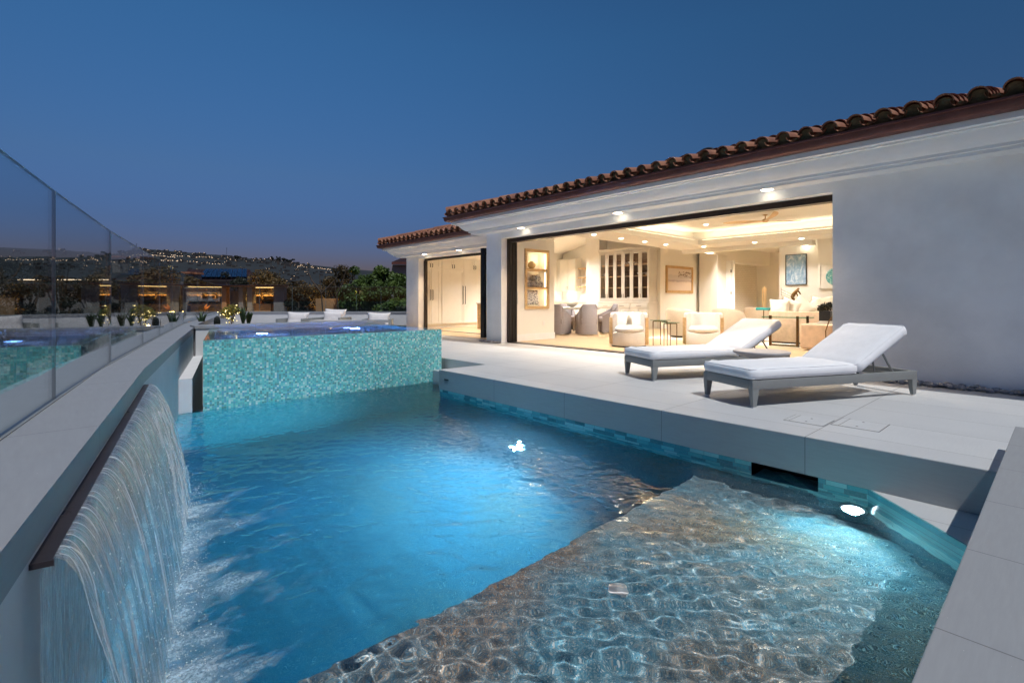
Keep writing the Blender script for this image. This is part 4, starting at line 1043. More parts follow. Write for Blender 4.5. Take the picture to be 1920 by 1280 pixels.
def bush(px, dep, label, r, h, seed, z0=.34):
    p = at(px, 0, dep); o = thing('lit_shrub', label, 'shrub', (p.x, p.y, z0), 0, 'shrubs wrapped in tiny gold lamps'); rg = random.Random(seed)
    cl = [((rg.uniform(-r, r) * .6, rg.uniform(-r, r) * .6, rg.uniform(.25, .95) * h), r * rg.uniform(.35, .55), rg.uniform(.2, .9)) for _ in range(9)]
    leaf_cloud('foliage', 'leaf_gold', o, cl, 650, .028, seed)
    m = MB()
    for k in range(5): a = rg.uniform(0, 6.28); m.tube([(0, 0, 0), (math.cos(a) * r * .3, math.sin(a) * r * .3, h * .5), (math.cos(a) * r * .55, math.sin(a) * r * .55, h * .85)], [.012, .008, .004], 5)
    m.build('stem', 'bark', o, local=True)
    m = MB()
    for k in range(34):
        c, rr, _ = rg.choice(cl); t = bmesh.new(); bmesh.ops.create_icosphere(t, subdivisions=1, radius=.0065)
        m.add(t, Matrix.Translation((c[0] + rg.uniform(-rr, rr), c[1] + rg.uniform(-rr, rr), c[2] + rg.uniform(-rr, rr) * .8)))
    m.build('fairy_lights', 'fairy', o, local=True)
    lamp('shrub_lamp', 'POINT', (p.x - .15, p.y - .2, z0 + .08), .7, (1, .66, .25), .04, None, o)
bush(432, 11.8, 'rounded shrub glowing gold with tiny lamps behind the spa', .26, .50, 4)
bush(330, 11.0, 'gold lit shrub outside the glass fence, seen through the panel', .30, .46, 6, z0=.16) if False else None

# ------------------------------------------------------------------ rooms: furniture
def face_to(dx, dy): return math.atan2(dy, dx)
def barrel_chair():
    o = thing('barrel_armchair', 'cream bouclé barrel armchair with a folded throw over its back', 'armchair', (0, 0, 0), group='barrel armchairs inside the opening')
    ro, th, h = .39, .10, .715
    m = MB(); rows = []
    A = [R(55 + (305 - 55) * k / 40) for k in range(41)]
    def ring(a):
        c, s = math.cos(a), math.sin(a); prof = []
        for r, z in ((ro, .06), (ro, .62), (ro, h - .03), (ro - .012, h - .008), (ro - .03, h), (ro - th + .03, h), (ro - th + .012, h - .008), (ro - th, h - .03), (ro - th, .40), (ro - th, .06)):
            prof.append((c * r * 1.0, s * r, z))
        return prof
    m.grid([ring(a) for a in A], True)
    m.face(ring(A[0])); m.face(ring(A[-1])[::-1])
    m.build('backrest', 'boucle', o, smooth=50, local=True)
    m = MB(); m.lathe([(.37, .03), (.385, .05), (.385, .30), (.36, .315), (0, .315)], n=48); m.build('seat_base', 'boucle', o, smooth=40, local=True)
    m = MB(); m.lathe([(.30, .316), (.345, .33), (.36, .37), (.345, .415), (.30, .432), (0, .438)], (.07, 0, 0), n=48, sy=.86); m.build('seat_cushion', 'boucle', o, smooth=180, local=True)
    m = MB()
    for k in range(27):
        a = R(62 + 236 * k / 26); Mx = Matrix.Rotation(a, 4, 'Z') @ Matrix.Translation((ro + .011, 0, .335)); m.obox(Mx, .02, .052, .56, .004)
    m.build('wood_slats', 'oak', o, smooth=40, local=True)
    m = MB(); m.lathe([(.36, 0), (.36, .029)], n=40); m.build('plinth', 'dark_metal', o, local=True)
    return o
bc = barrel_chair(); p = at(1179, 0, 10.75); bc.location = (p.x, p.y, .008); v = -FW * .93 - RT * .22; rz1 = face_to(v.x, v.y); bc.rotation_euler = (0, 0, rz1)
p = at(1318, 0, 10.7); b2 = copy_tree(bc, None, 'cream bouclé barrel armchair without a throw, behind the second lounger', (p.x, p.y, .008), rz1 - .12)
m = MB(); rows = []                                   # throw hangs over the chair back
for k in range(9):
    y = -.11 + .22 * k / 8; w = .004 * math.sin(k * 2.1)
    rows.append([(-.283 + w, y, .47), (-.284 + w, y, .60), (-.296, y, .727), (-.34, y, .732), (-.40, y, .722), (-.425, y, .66)])
m.grid(rows); bmesh.ops.solidify(m.bm, geom=m.bm.faces[:], thickness=.006)
m.bm.transform(world_of(bc)); o = m.build('throw', 'cream_linen', smooth=180); setp(o, 'folded cream throw with dark tassels over the first barrel armchair', 'throw')
m = MB()
for k in range(9): m.tube([(-.285, -.11 + .22 * k / 8, .47), (-.28, -.11 + .22 * k / 8, .435)], .004, 5)
for k in range(8): m.obox(Matrix.Translation((-.345, -.10 + .2 * k / 7, .741)), .03, .012, .008)
m.bm.transform(world_of(bc)); m.build('tassels', 'dark_metal', o)

def tub(px, dep, label, k=1.0):
    p = at(px, 0, dep); v = FW * .35 + RT * .6; o = thing('tub_chair', label, 'tub chair', (p.x, p.y, .016), face_to(v.x, v.y), 'velvet tub chairs by the fireplace')
    m = MB(); A = [R(50 + 260 * q / 32) for q in range(33)]
    def ring(a):
        c, s = math.cos(a), math.sin(a); q = abs((math.degrees(a) - 180) / 130); h = .76 - .20 * q ** 2.5
        return [(c * r, s * r, z) for r, z in ((.36, .05), (.42, .35), (.43, h - .07), (.40, h - .01), (.37, h), (.32, h - .02), (.29, h - .08), (.27, .30), (.27, .05))]
    m.grid([ring(a) for a in A], True); m.face(ring(A[0])); m.face(ring(A[-1])[::-1]); m.build('backrest', 'cream_velvet', o, smooth=60, local=True)
    m = MB(); m.lathe([(.26, .05), (.36, .09), (.37, .38), (.33, .43), (0, .44)], (.06, 0, 0), 40); m.build('seat', 'cream_velvet', o, smooth=60, local=True)
    m = MB(); m.lathe([(.3, 0), (.3, .049)], n=32); m.build('plinth', 'dark_metal', o, local=True)
tub(1280, 13.3, 'beige tub chair showing between the nested tables and the second barrel armchair')
tub(1366, 13.6, 'beige tub chair behind the second barrel armchair, in front of the fireplace')
tub(1424, 15.2, 'beige tub chair farthest back, beside the teal topped table')

nt = at(1240, 0, 10.95)
def nest(px, dep, w, h, label):
    p = at(px, 0, dep); o = thing('nesting_table', label, 'side table', (p.x, p.y, .008), 0, 'nested glass tables'); m = MB()
    m.lathe([(w * .62, h), (w * .64, h + .006), (w * .62, h + .014), (0, h + .014)], n=6); m.build('table_top', 'table_glass', o, local=True)
    for a in range(3):
        b = R(a * 120 + 30); x, y = math.cos(b) * w * .5, math.sin(b) * w * .5
        m = MB(); m.tube([(x, y, h - .02), (x, y, 0)], [.011, .007], 8); m.build('leg', 'bronze_statue', o, smooth=60, local=True)
    m = MB(); q = [(math.cos(R(a * 120 + 30)) * w * .5, math.sin(R(a * 120 + 30)) * w * .5, h - .015) for a in range(3)]
    m.tube(q + [q[0]], .009, 6); m.build('rim', 'bronze_statue', o, local=True)
nest(1238, 10.95, .34, .54, 'small glass topped table on thin bronze legs beside the first barrel armchair')
nest(1257, 10.75, .30, .50, 'second, lower glass topped table overlapping its larger twin')

# dining corner
fa0 = math.atan2(-FW.x, FW.y)
tb = at(1072, 0, 15.2); o = thing('dining_table', 'pale stone topped rectangular dining table on two oak pedestals', 'dining table', (tb.x, tb.y, .008))
o.rotation_euler = (0, 0, fa0)
m = MB(); m.box(-.78, .78, -.46, .46, .71, .775, bev=.03, seg=3); m.build('table_top', 'quartz', o, smooth=40, local=True)
for a in (-.40, .40): box('pedestal', 'oak', a - .14, a + .14, -.30, .30, 0, .7095, parent=o, local=True, bev=.01)
def dining_chair():
    o = thing('dining_chair', 'grey dining chair seen from behind, with a bright gap in its skirt', 'dining chair', (0, 0, 0), group='grey dining chairs around the table')
    m = MB()                                           # back curving into low arms, one shell
    sec = []
    for k in range(31):
        t = -1 + 2 * k / 30; a = t * 1.72; x = -.27 * math.cos(a) if abs(t) < .62 else -.27 * math.cos(.62 * 1.72 * (1 if t > 0 else -1)) + (abs(t) - .62) * 1.1; y = .27 * math.sin(max(-1.571, min(1.571, a * 1.25)))
        h = .87 - .33 * max(0, (abs(t) - .42) / .58) ** .8 if abs(t) > .42 else .87
        sec.append((x, y, h))
    rows = []
    for k, (x, y, h) in enumerate(sec):
        n = Vector((x, y, 0)); n = n.normalized() if n.length > .01 else Vector((-1, 0, 0)); i = Vector((x, y, 0)) - n * .06
        zb = .02
        rows.append([(x, y, zb), (x, y, h - .02), (x - n.x * .03, y - n.y * .03, h), (i.x, i.y, h - .02), (i.x, i.y, zb)])
    m.grid(rows, True); m.face(rows[0]); m.face(rows[-1][::-1]); m.build('backrest', 'grey_linen', o, smooth=60, local=True)
    m = MB(); m.box(-.22, .27, -.235, .235, .30, .47, bev=.035, seg=3); m.build('seat', 'grey_linen', o, smooth=60, local=True)
    for y in (-.22, .18):
        m = MB(); m.box(.18, .26, y, y + .04, 0, .299); m.build('leg', 'grey_linen', o, local=True)
    return o
dc = dining_chair(); p = at(1101, 0, 14.35); dc.location = (p.x, p.y, .008); v = tb - p; dc.rotation_euler = (0, 0, face_to(v.x, v.y) - .25)
for px, dep, lb in ((1047, 14.5, 'grey dining chair tucked against the niche wall side of the table'), (1142, 15.3, 'grey dining chair half hidden behind the first barrel armchair'), (1062, 16.2, 'grey dining chair on the far kitchen side of the table')):
    p = at(px, 0, dep); v = tb - p; copy_tree(dc, None, lb, (p.x, p.y, .008), face_to(v.x, v.y))
tp = at(1072, 0, 15.2); o = thing('centrepiece_bowl', 'pale bowl on the dining table', 'bowl', (tp.x, tp.y, .784)); m = MB(); m.lathe([(.06, 0), (.08, .005), (.16, .06), (.19, .11), (.18, .11), (.14, .06), (0, .02)], n=32); m.build('bowl', 'white_ceramic', o, smooth=60, local=True)

# built-in glass hutch
hx0, hx1, hy0, hy1 = 14.72, 15.215, 9.42, 11.52
hu = thing('china_cabinet', 'tall grey china cabinet with six narrow glass doors and drawers below', 'cabinet', (14.95, 10.5, .009))
g = 'cabinet_grey'
m = MB(); m.box(hx0 - .06, hx1, hy0 - .02, hy1, .10, .90); m.box(hx0, hx1, hy0, hy1, .009, .0995); m.build('base_cabinet', g, hu)
box('counter', 'quartz', hx0 - .09, hx1, hy0 - .05, hy1, .9005, .94, parent=hu)
m = MB(); t_ = .04
m.box(hx0 + .03, hx1, hy0, hy0 + t_, .9405, 2.70); m.box(hx0 + .03, hx1, hy1 - t_, hy1, .9405, 2.70); m.box(hx0 + .03, hx1 - .03, hy0 + t_, hy1 - t_, 2.64, 2.70); m.box(hx0 + .03, hx1 - .03, hy0 + t_, hy1 - t_, .9405, 1.0)
m.build('case', g, hu); box('back_panel', 'walnut', hx1 - .029, hx1, hy0 + t_, hy1 - t_, .9405, 2.70, parent=hu)
MB().sweep([(-.02, 2.701), (.05, 2.701), (.07, 2.74), (.11, 2.79), (.11, 2.82), (-.02, 2.82)], [(hx1, hy0), (hx0 + .03, hy0), (hx0 + .03, hy1)][::-1]).build('cornice', g, hu) if False else None
m = MB(); m.box(hx0 - .03, hx1, hy0 - .05, hy1, 2.7005, 2.75); m.box(hx0 - .08, hx1, hy0 - .10, hy1, 2.7505, 2.82); m.build('cornice', g, hu)
for z in (1.42, 1.82, 2.22): box('shelf', 'oak', hx0 + .06, hx1 - .03, hy0 + t_ + .001, hy1 - t_ - .001, z, z + .025, parent=hu)
dw = (hy1 - hy0) / 6
for k in range(6):
    y0 = hy0 + k * dw + .004; y1 = y0 + dw - .008; m = MB(); w = .065
    m.box(hx0, hx0 + .028, y0, y0 + w, 1.0, 2.69); m.box(hx0, hx0 + .028, y1 - w, y1, 1.0, 2.69); m.box(hx0, hx0 + .028, y0 + w, y1 - w, 1.0, 1.0 + w); m.box(hx0, hx0 + .028, y0 + w, y1 - w, 2.69 - w, 2.69)
    dr = m.build('door', g, hu); box('pane', 'cabinet_glass', hx0 + .012, hx0 + .016, y0 + w, y1 - w, 1.0 + w, 2.69 - w, parent=dr)
    yy_ = (y1 - .03) if k % 2 == 0 else (y0 + .03); m = MB(); m.tube([(hx0 - .001, yy_, 1.08), (hx0 - .025, yy_, 1.09), (hx0 - .025, yy_, 1.19), (hx0 - .001, yy_, 1.20)], .006, 6); m.build('handle', 'dark_metal', dr)
for k in range(3):
    y0 = hy0 + k * dw * 2 + .01; y1 = y0 + dw * 2 - .02
    d_ = box('drawer', g, hx0 - .08, hx0 - .0605, y0, y1, .70, .88, parent=hu, bev=.003); m = MB(); m.tube([(hx0 - .081, (y0 + y1) / 2 - .09, .79), (hx0 - .105, (y0 + y1) / 2 - .08, .79), (hx0 - .105, (y0 + y1) / 2 + .08, .79), (hx0 - .081, (y0 + y1) / 2 + .09, .79)], .006, 6); m.build('handle', 'dark_metal', d_)
    for q in range(2): box('cupboard_door', g, hx0 - .08, hx0 - .0605, y0 + q * dw, y0 + q * dw + dw - .022, .13, .68, parent=hu, bev=.003)
lamp('cabinet_lamp', 'POINT', (14.9, 10.0, 2.55), .6, (1, .80, .55), .05, None, hu); lamp('cabinet_lamp', 'POINT', (14.9, 11.0, 2.55), .6, (1, .80, .55), .05, None, hu)
rg = random.Random(12); words_ = ['topmost', 'second', 'third', 'lowest']
for zi_, z in enumerate((2.245, 1.845, 1.445, 1.0)):
    for k in range(6):
        if zi_ == 0 and k % 2: continue
        y = hy0 + (k + .5) * dw + rg.uniform(-.05, .05); x = hx0 + .25
        lb = f'%s on the {words_[zi_]} china cabinet shelf behind {["first", "second", "third", "fourth", "fifth", "sixth"][k]} door'
        kind = rg.choice(['goblet', 'bowl', 'bottle'])
        m = MB()
        if kind == 'goblet':
            for q in (-.06, .06): m.lathe([(.03, 0), (.028, .004), (.005, .01), (.005, .08), (.035, .12), (.032, .17)], (x, y + q, z), 14)
            o = m.build('goblet_pair', 'cabinet_glass', smooth=50); setp(o, lb % 'pair of stemmed glasses', 'glasses', 'tableware in the china cabinet')
        elif kind == 'bowl':
            m.lathe([(.04, 0), (.05, .005), (.10, .06), (.12, .10), (.11, .10), (.04, .03), (0, .025)], (x, y, z), 20); o = m.build('serving_bowl', 'white_ceramic', smooth=50); setp(o, lb % 'white bowl', 'bowl', 'tableware in the china cabinet')
        else:
            m.lathe([(.035, 0), (.038, .01), (.038, .16), (.014, .20), (.014, .26), (0, .261)], (x, y, z), 16); o = m.build('bottle', 'black_plastic', smooth=50); setp(o, lb % 'dark bottle', 'bottle', 'tableware in the china cabinet')

# kitchen wall
kc = thing('wall_cabinet', 'white kitchen wall cabinets with small dark handles', 'wall cabinet', (16.3, 14.4, 1.37))
box('case', 'cabinet_white', 16.12, 16.498, 13.86, 15.6, 1.37, 2.74, parent=kc)
for k in range(4):
    y0 = 13.87 + k * .43; dr = box('door', 'cabinet_white', 16.098, 16.1195, y0, y0 + .42, 1.375, 2.70, parent=kc, bev=.003)
    yh = y0 + (.38 if k % 2 == 0 else .04); m = MB(); m.tube([(16.097, yh, 1.44), (16.07, yh, 1.45), (16.07, yh, 1.56), (16.097, yh, 1.57)], .006, 6); m.build('handle', 'dark_metal', dr)
lc = thing('kitchen_counter', 'kitchen counter run along the far wall behind the dining table', 'counter', (16.2, 14, .009))
box('base_cabinet', 'cabinet_white', 15.9, 16.499, 12.2, 16.2, .009, .90, parent=lc); box('counter', 'quartz', 15.86, 16.499, 12.16, 16.24, .9005, .945, parent=lc)
lamp('under_cabinet_lamp', 'POINT', (16.3, 14.4, 1.30), 1.5, WARM, .05, None, kc)
for k, z in enumerate((2.28, 1.90, 1.52)):
    o = box('wall_shelf', 'oak', 16.2, 16.4985, 12.3, 13.80, z, z + .05); setp(o, f'{["topmost", "middle", "lowest"][k]} floating oak shelf on the kitchen wall', 'shelf', 'floating oak shelves on the kitchen wall')
pot = at(1096, 0, 21.0); o = thing('potted_plant', 'tiny green plant in a terracotta pot on the middle kitchen shelf', 'potted plant', (16.33, 13.3, 1.951))
m = MB(); m.lathe([(.05, 0), (.07, .12), (.062, .12), (0, .10)], n=20); m.build('pot', 'terracotta', o, smooth=40, local=True)
leaf_cloud('foliage', 'leaf_green', o, [((0, 0, .20), .07, .5), ((0, .02, .27), .04, .7)], 120, .022, 2)
for k, (y, z) in enumerate(((12.9, 2.331), (12.75, 1.571))):
    m = MB(); m.lathe([(.05, 0), (.08, .04), (.085, .09), (.05, .15), (.055, .17), (0, .16)], (16.33, y, z), 20); o = m.build('vase', 'white_ceramic' if k == 0 else 'bronze_statue', smooth=60); setp(o, ['white vase on the topmost kitchen shelf', 'bronze vase on the lowest kitchen shelf'][k], 'vase')

# niche contents
def rolled(x, y, z, r, l, lab):
    m = MB()
    for k in range(3): rr = r * (1 - k * .3); m.lathe([(rr - .01, 0), (rr, .01), (rr, l - .01), (rr - .01, l), (rr - .014, l), (rr - .014, .0)], (0, 0, 0), 20)
    m.bm.transform(Matrix.Translation((x, y, z + r)) @ Matrix.Rotation(R(90), 4, 'X') @ Matrix.Translation((0, 0, -l / 2))); o = m.build('rolled_towel', 'towel_print', smooth=50); setp(o, lab, 'towel', 'rolled towels in the wall niche')
t = NT('towel_print'); v = t.coords(); t.princ(t.mix(t.math('GREATER_THAN', t.noise(v, 34, 3), .53), (.82, .79, .73), (.20, .20, .22)), .9); MATS['towel_print'] = t.m
for k, (x, z, lb) in enumerate(((8.60, 1.316, 'rolled patterned towel on the middle niche shelf, at the door side'), (8.80, 1.316, 'rolled patterned towel in the centre of the middle niche shelf'), (8.98, 1.316, 'rolled patterned towel on the middle niche shelf, at the kitchen side'), (8.89, 1.47, 'rolled patterned towel lying on top of the two others'))):
    rolled(x, 8.95, z, .078, .22, lb)
c = pillow_mesh(.46, .40, .14, 'towel_print', 'scatter_cushion', None, 5); c.location = (8.74, 8.93, 1.055); c.rotation_euler = (R(-6), 0, 0); setp(c, 'patterned black and white cushion propped in the bottom of the niche', 'cushion')
m = MB(); m.lathe([(.03, 0), (.085, .05), (.10, .10), (.085, .15), (.03, .19), (.025, .19), (.07, .15), (.08, .1), (0, .02)], (8.74, 8.94, 1.766), 24); o = m.build('glass_vase', 'amber_glass', smooth=60); setp(o, 'round amber glass vase on the top niche shelf', 'vase')

# artworks
def artwork(name, label, wall, c, w, h, fmat, amat, fw=.05, mount=None):
    """wall: '-Y' faces the terrace end, '-X' faces the opening."""
    o = thing(name, label, 'picture', c)
    Rm = Matrix.Identity(4) if wall == '-Y' else Matrix.Rotation(R(-90), 4, 'Z')
    m = MB()
    for a in ((-w / 2, -w / 2 + fw, -h / 2, h / 2), (w / 2 - fw, w / 2, -h / 2, h / 2), (-w / 2 + fw, w / 2 - fw, -h / 2, -h / 2 + fw), (-w / 2 + fw, w / 2 - fw, h / 2 - fw, h / 2)): m.box(a[0], a[1], -.045, 0, a[2], a[3])
    m.bm.transform(Rm); m.build('frame', fmat, o, local=True)
    m = MB(); m.box(-w / 2 + fw, w / 2 - fw, -.022, -.002, -h / 2 + fw, h / 2 - fw); m.bm.transform(Rm); m.build('canvas', amat, o, local=True); return o, Rm
t = NT('beach_print'); tc = t.n('ShaderNodeTexCoord'); sp = t.n('ShaderNodeSeparateXYZ'); t.l(tc.outputs['Object'], sp.inputs[0]); n1 = t.noise(t.coords((1, 1, 5)), 4, 5)
zz = t.math('ADD', sp.outputs[2], t.math('MULTIPLY', t.math('SUBTRACT', n1, .5), .14)); c = t.ramp(t.math('ADD', zz, .5), [(.0, (.56, .47, .40)), (.40, (.60, .50, .42)), (.45, (.36, .30, .29)), (.50, (.52, .46, .44)), (.62, (.50, .45, .43)), (.70, (.62, .55, .50))])
palm = t.math('MULTIPLY', t.math('GREATER_THAN', t.noise(t.coords((1, 1, 1.6)), 9, 5), .53), t.math('MULTIPLY', t.math('GREATER_THAN', sp.outputs[2], .08), t.math('MULTIPLY', t.math('LESS_THAN', sp.outputs[2], .30), t.math('GREATER_THAN', sp.outputs[0], -.1))))
t.princ(t.mix(palm, c, (.24, .18, .14)), .6); MATS['beach_print'] = t.m
t = NT('blue_canvas'); n1 = t.noise(t.coords((1, 1.6, .9)), 4.5, 7, .7, 1.5); c = t.ramp(n1, [(.3, (.10, .20, .36)), (.45, (.24, .38, .52)), (.55, (.34, .46, .58)), (.62, (.62, .68, .72)), (.75, (.2, .3, .45))]); t.princ(c, .6, 0, t.bump(n1, .6, .01)); MATS['blue_canvas'] = t.m
t = NT('shell_disc'); n1 = t.noise(t.coords((1, 1, 1.8)), 22, 4, .6, .6); c = t.ramp(n1, [(.35, (.03, .22, .27)), (.5, (.12, .42, .45)), (.62, (.45, .62, .60))]); t.princ(c, .5, 0, t.bump(n1, .8, .02)); MATS['shell_disc'] = t.m
M('mount_white', (.82, .79, .73), .8, bump=0)
artwork('beach_picture', 'wood framed beach picture with palms hanging on the wall beside the china cabinet', '-Y', (16.47, 9.298, 1.72), 1.84, .95, 'frame_wood', 'beach_print', .09)
artwork('blue_painting', 'tall thin framed abstract blue painting above the bronze figure', '-X', (15.597, 5.17, 1.86), .55, .87, 'dark_metal', 'blue_canvas', .015)
o, Rm = artwork('shell_picture', 'square white framed picture of a turquoise disc, cut by the door jamb', '-X', (15.347, 4.12, 1.62), .78, .64, 'mount_white', 'mount_white', .03)
m = MB(); m.lathe([(0, .012), (.22, .010), (.235, 0)], n=40); m.bm.transform(Rm @ Matrix.Translation((0, -.024, 0)) @ Matrix.Rotation(R(90), 4, 'X')); m.build('turquoise_disc', 'shell_disc', o, local=True)
m = MB(); m.box(15.45, 15.597, 4.86, 4.96, 2.49, 2.56, bev=.01); o = m.build('wall_spotlight', 'lamp_warm', smooth=40); setp(o, 'small glowing white spotlight under the ceiling above the blue painting', 'spotlight')

# sofa group
p = at(1440, 0, 11.55); sx = p.x; so_ = thing('sofa', 'tan suede backed sofa seen from behind the glass console', 'sofa', (sx + .45, 3.75, .016))
box('backrest', 'suede', sx, sx + .2, 2.7, p.y, .05, .74, parent=so_, bev=.03); box('seat_base', 'suede', sx + .201, sx + .95, 2.7, p.y, .05, .36, parent=so_, bev=.03)
box('seat_cushion', 'cream_linen', sx + .21, sx + .97, 2.75, p.y - .05, .361, .50, parent=so_, bev=.04); box('plinth', 'dark_metal', sx + .05, sx + .9, 2.75, p.y - .05, .016, .0495, parent=so_)
def scatter(px, py, dep, w, h, lab, tw=0, mat='cream_linen', sd=1, lean=-14):
    c = at(px, py, dep); o = pillow_mesh(w, h, .16, mat, 'scatter_cushion', None, sd); o.location = c; o.rotation_euler = (R(lean), R(tw), R(-90) + .05); setp(o, lab, 'cushion', 'cushions along the sofa back'); return o
scatter(1461, 577, 11.75, .46, .42, 'upright cream cushion at the fireplace end of the tan sofa', 0, 'cream_linen', 2)
scatter(1482, 577, 11.72, .44, .42, 'cream cushion under the bronze figure', 18, 'cream_linen', 3)
scatter(1502, 578, 11.62, .48, .46, 'cream cushion turned on its corner, with dark piping', 42, 'cream_linen', 4)
scatter(1524, 581, 11.6, .46, .42, 'cream cushion leaning at the jamb end of the tan sofa', -30, 'cream_linen', 6)
fs = thing('sofa', 'far cream sofa against the artwork wall with three cushions', 'sofa', (14.75, 3.0, .016)); box('backrest', 'cream_linen', 15.0, 15.3, 1.6, 4.4, .05, .80, parent=fs, bev=.05); box('seat_base', 'cream_linen', 14.3, 14.999, 1.6, 4.4, .05, .42, parent=fs, bev=.05)
scatter(1536, 571, 13.2, .44, .42, 'cushion of the far sofa beneath the turquoise disc', 5, 'cream_linen', 8); scatter(1549, 571, 13.1, .46, .44, 'cushion of the far sofa next along towards the jamb', -8, 'cream_linen', 9)
# glass console
a, b = at(1437, 0, 11.0), at(1524, 0, 10.6); xk = a.x; cs = thing('console_table', 'glass topped console on square bronze legs behind the tan sofa', 'console table', (xk, (a.y + b.y) / 2, .008))
box('table_top', 'table_glass', xk - .13, xk + .22, b.y - .05, a.y + .05, .615, .64, parent=cs)
for y in (a.y - .12, a.y - .02, b.y + .16, b.y + .05):
    for x in ((xk - .1),) if y in (a.y - .12, b.y + .16) else ((xk + .16),): box('leg', 'bronze_statue', x - .022, x + .022, y - .022, y + .022, .009, .66, parent=cs)
m = MB(); m.box(xk - .11, xk - .07, b.y + .19, a.y - .15, .02, .035); m.box(xk + .14, xk + .18, b.y + .08, a.y - .05, .02, .035); m.build('stretcher', 'bronze_statue', cs)
p = at(1432, 0, 11.9); o = thing('drink_table', 'small teal topped table on a slim bronze post', 'drink table', (p.x, p.y, .016)); m = MB(); m.box(-.12, .12, -.14, .14, .74, .80, bev=.008); m.build('table_top', 'teal_lacquer', o, smooth=40, local=True); m = MB(); m.tube([(0, 0, .739), (0, 0, .012)], .012, 8); m.lathe([(.11, 0), (.11, .012), (0, .0121)], n=24); m.build('post', 'bronze_statue', o, smooth=50, local=True)
p = at(1433, 0, 17.2); o = thing('fire_tools', 'slim copper coloured rods standing beside the white brick fireplace', 'fire tools', (p.x, p.y, .009)); m = MB(); m.lathe([(.12, 0), (.12, .02), (0, .021)], n=24)
m.build('base', 'dark_metal', o, smooth=40, local=True)
for k in (-1, 0, 1): q = RT * .055 * k; m = MB(); m.tube([(q.x, q.y, .02), (q.x, q.y, 1.45 - .05 * abs(k))], .013, 8); m.build('rod', 'frame_wood', o, smooth=60, local=True)
# ottoman with a dark arrangement
p = at(1549, 0, 9.9); o = thing('ottoman', 'peach upholstered ottoman cube with thin curved bronze rods, beside the jamb', 'ottoman', (p.x, p.y, .008)); m = MB(); m.box(-.36, .36, -.36, .36, .03, .52, bev=.04, seg=3); m.build('seat', 'suede', o, smooth=40, local=True)
for k, q in ((0, -.22), (1, -.02)):
    c = RT * q - FW * .40; m = MB(); m.tube([(c.x + RT.x * .12, c.y + RT.y * .12, .72), (c.x + RT.x * .02, c.y + RT.y * .02, .58), (c.x - RT.x * .04, c.y - RT.y * .04, .40), (c.x - RT.x * .03, c.y - RT.y * .03, .1 + .2 * k), (c.x, c.y, .0 + .2 * k)], .011, 8); m.build('curved_rod', 'bronze_statue', o, smooth=180, local=True)
q = thing('flower_arrangement', 'dark dried flowers in a black pot on the ottoman', 'flower arrangement', (p.x, p.y, .585)); m = MB(); m.box(-.10, .10, -.10, .10, 0, .20, bev=.01); m.build('pot', 'black_plastic', q, smooth=40, local=True)
leaf_cloud('flowers', 'leaf_dark', q, [((0, 0, .27), .12, .3), ((.07, -.06, .30), .09, .6), ((-.07, .05, .25), .09, .5)], 420, .03, 5)
m = MB()
for k in range(4): m.obox(Matrix.Translation((p.x + .01 * k, p.y - .005 * k, .536 + k * .0145)) @ Matrix.Rotation(.1 * k, 4, 'Z'), .34 - .02 * k, .26, .014)
for k in range(3): pass
bk = m.build('book_stack', 'quartz'); setp(bk, 'stack of pale books under the black pot on the ottoman', 'books')
# bronze figure on a plinth
p = at(1488, 566, 13.3); pl = thing('plinth', 'slim white plinth behind the tan sofa carrying the bronze figure', 'plinth', (p.x, p.y, .016)); box('column', 'mount_white', p.x - .14, p.x + .14, p.y - .14, p.y + .14, .016, .93, parent=pl, bev=.004)
sk = bpy.data.meshes.new('bronze_figure'); J = [(0, 0, .17, .045), (.02, 0, .23, .042), (.07, 0, .285, .05), (.105, 0, .315, .022), (.13, 0, .345, .036),
     (-.03, .04, .13, .032), (.04, .045, .08, .026), (.02, .05, .012, .016), (.06, .05, .006, .012), (-.06, -.04, .12, .032), (-.02, -.045, .05, .026), (-.09, -.045, .012, .016), (-.05, -.045, .005, .012),
     (.08, .055, .275, .022), (.11, .06, .21, .017), (.13, .045, .15, .013), (.08, -.055, .275, .022), (.12, -.06, .22, .017), (.15, -.04, .17, .013)]
E = [(0, 1), (1, 2), (2, 3), (3, 4), (0, 5), (5, 6), (6, 7), (7, 8), (0, 9), (9, 10), (10, 11), (11, 12), (2, 13), (13, 14), (14, 15), (2, 16), (16, 17), (17, 18)]
sk.from_pydata([j[:3] for j in J], E, []); sk.materials.append(MATS['bronze_statue']); so2 = bpy.data.objects.new('bronze_figure', sk); C.objects.link(so2); so2.location = (p.x, p.y, .931); so2.rotation_euler = (0, 0, face_to(RT.x, RT.y)); so2.scale = (1.1, 1.1, 1.1)
md = so2.modifiers.new('skin', 'SKIN'); sub = so2.modifiers.new('smooth', 'SUBSURF'); sub.levels = 2; sub.render_levels = 2
for v_, j in zip(sk.skin_vertices[0].data, J): v_.radius = (j[3], j[3])
sk.skin_vertices[0].data[0].use_root = True
setp(so2, 'small bronze figure of a crouching person leaning forward, above the sofa cushions', 'statue')
m = MB(); base = Vector((p.x, p.y, .94))
for dz_, e in ((.13, .30), (.07, .20), (.20, .36)): m.tube([base + Vector((0, 0, dz_)) - RT * .05, base + Vector((0, 0, dz_ + .14)) - RT * .33], .004, 5)
m.tube([base - RT * .33 + Vector((0, 0, .18)), base - RT * .33 + Vector((0, 0, .38))], .005, 5); o = m.build('oars', 'bronze_statue', so2)
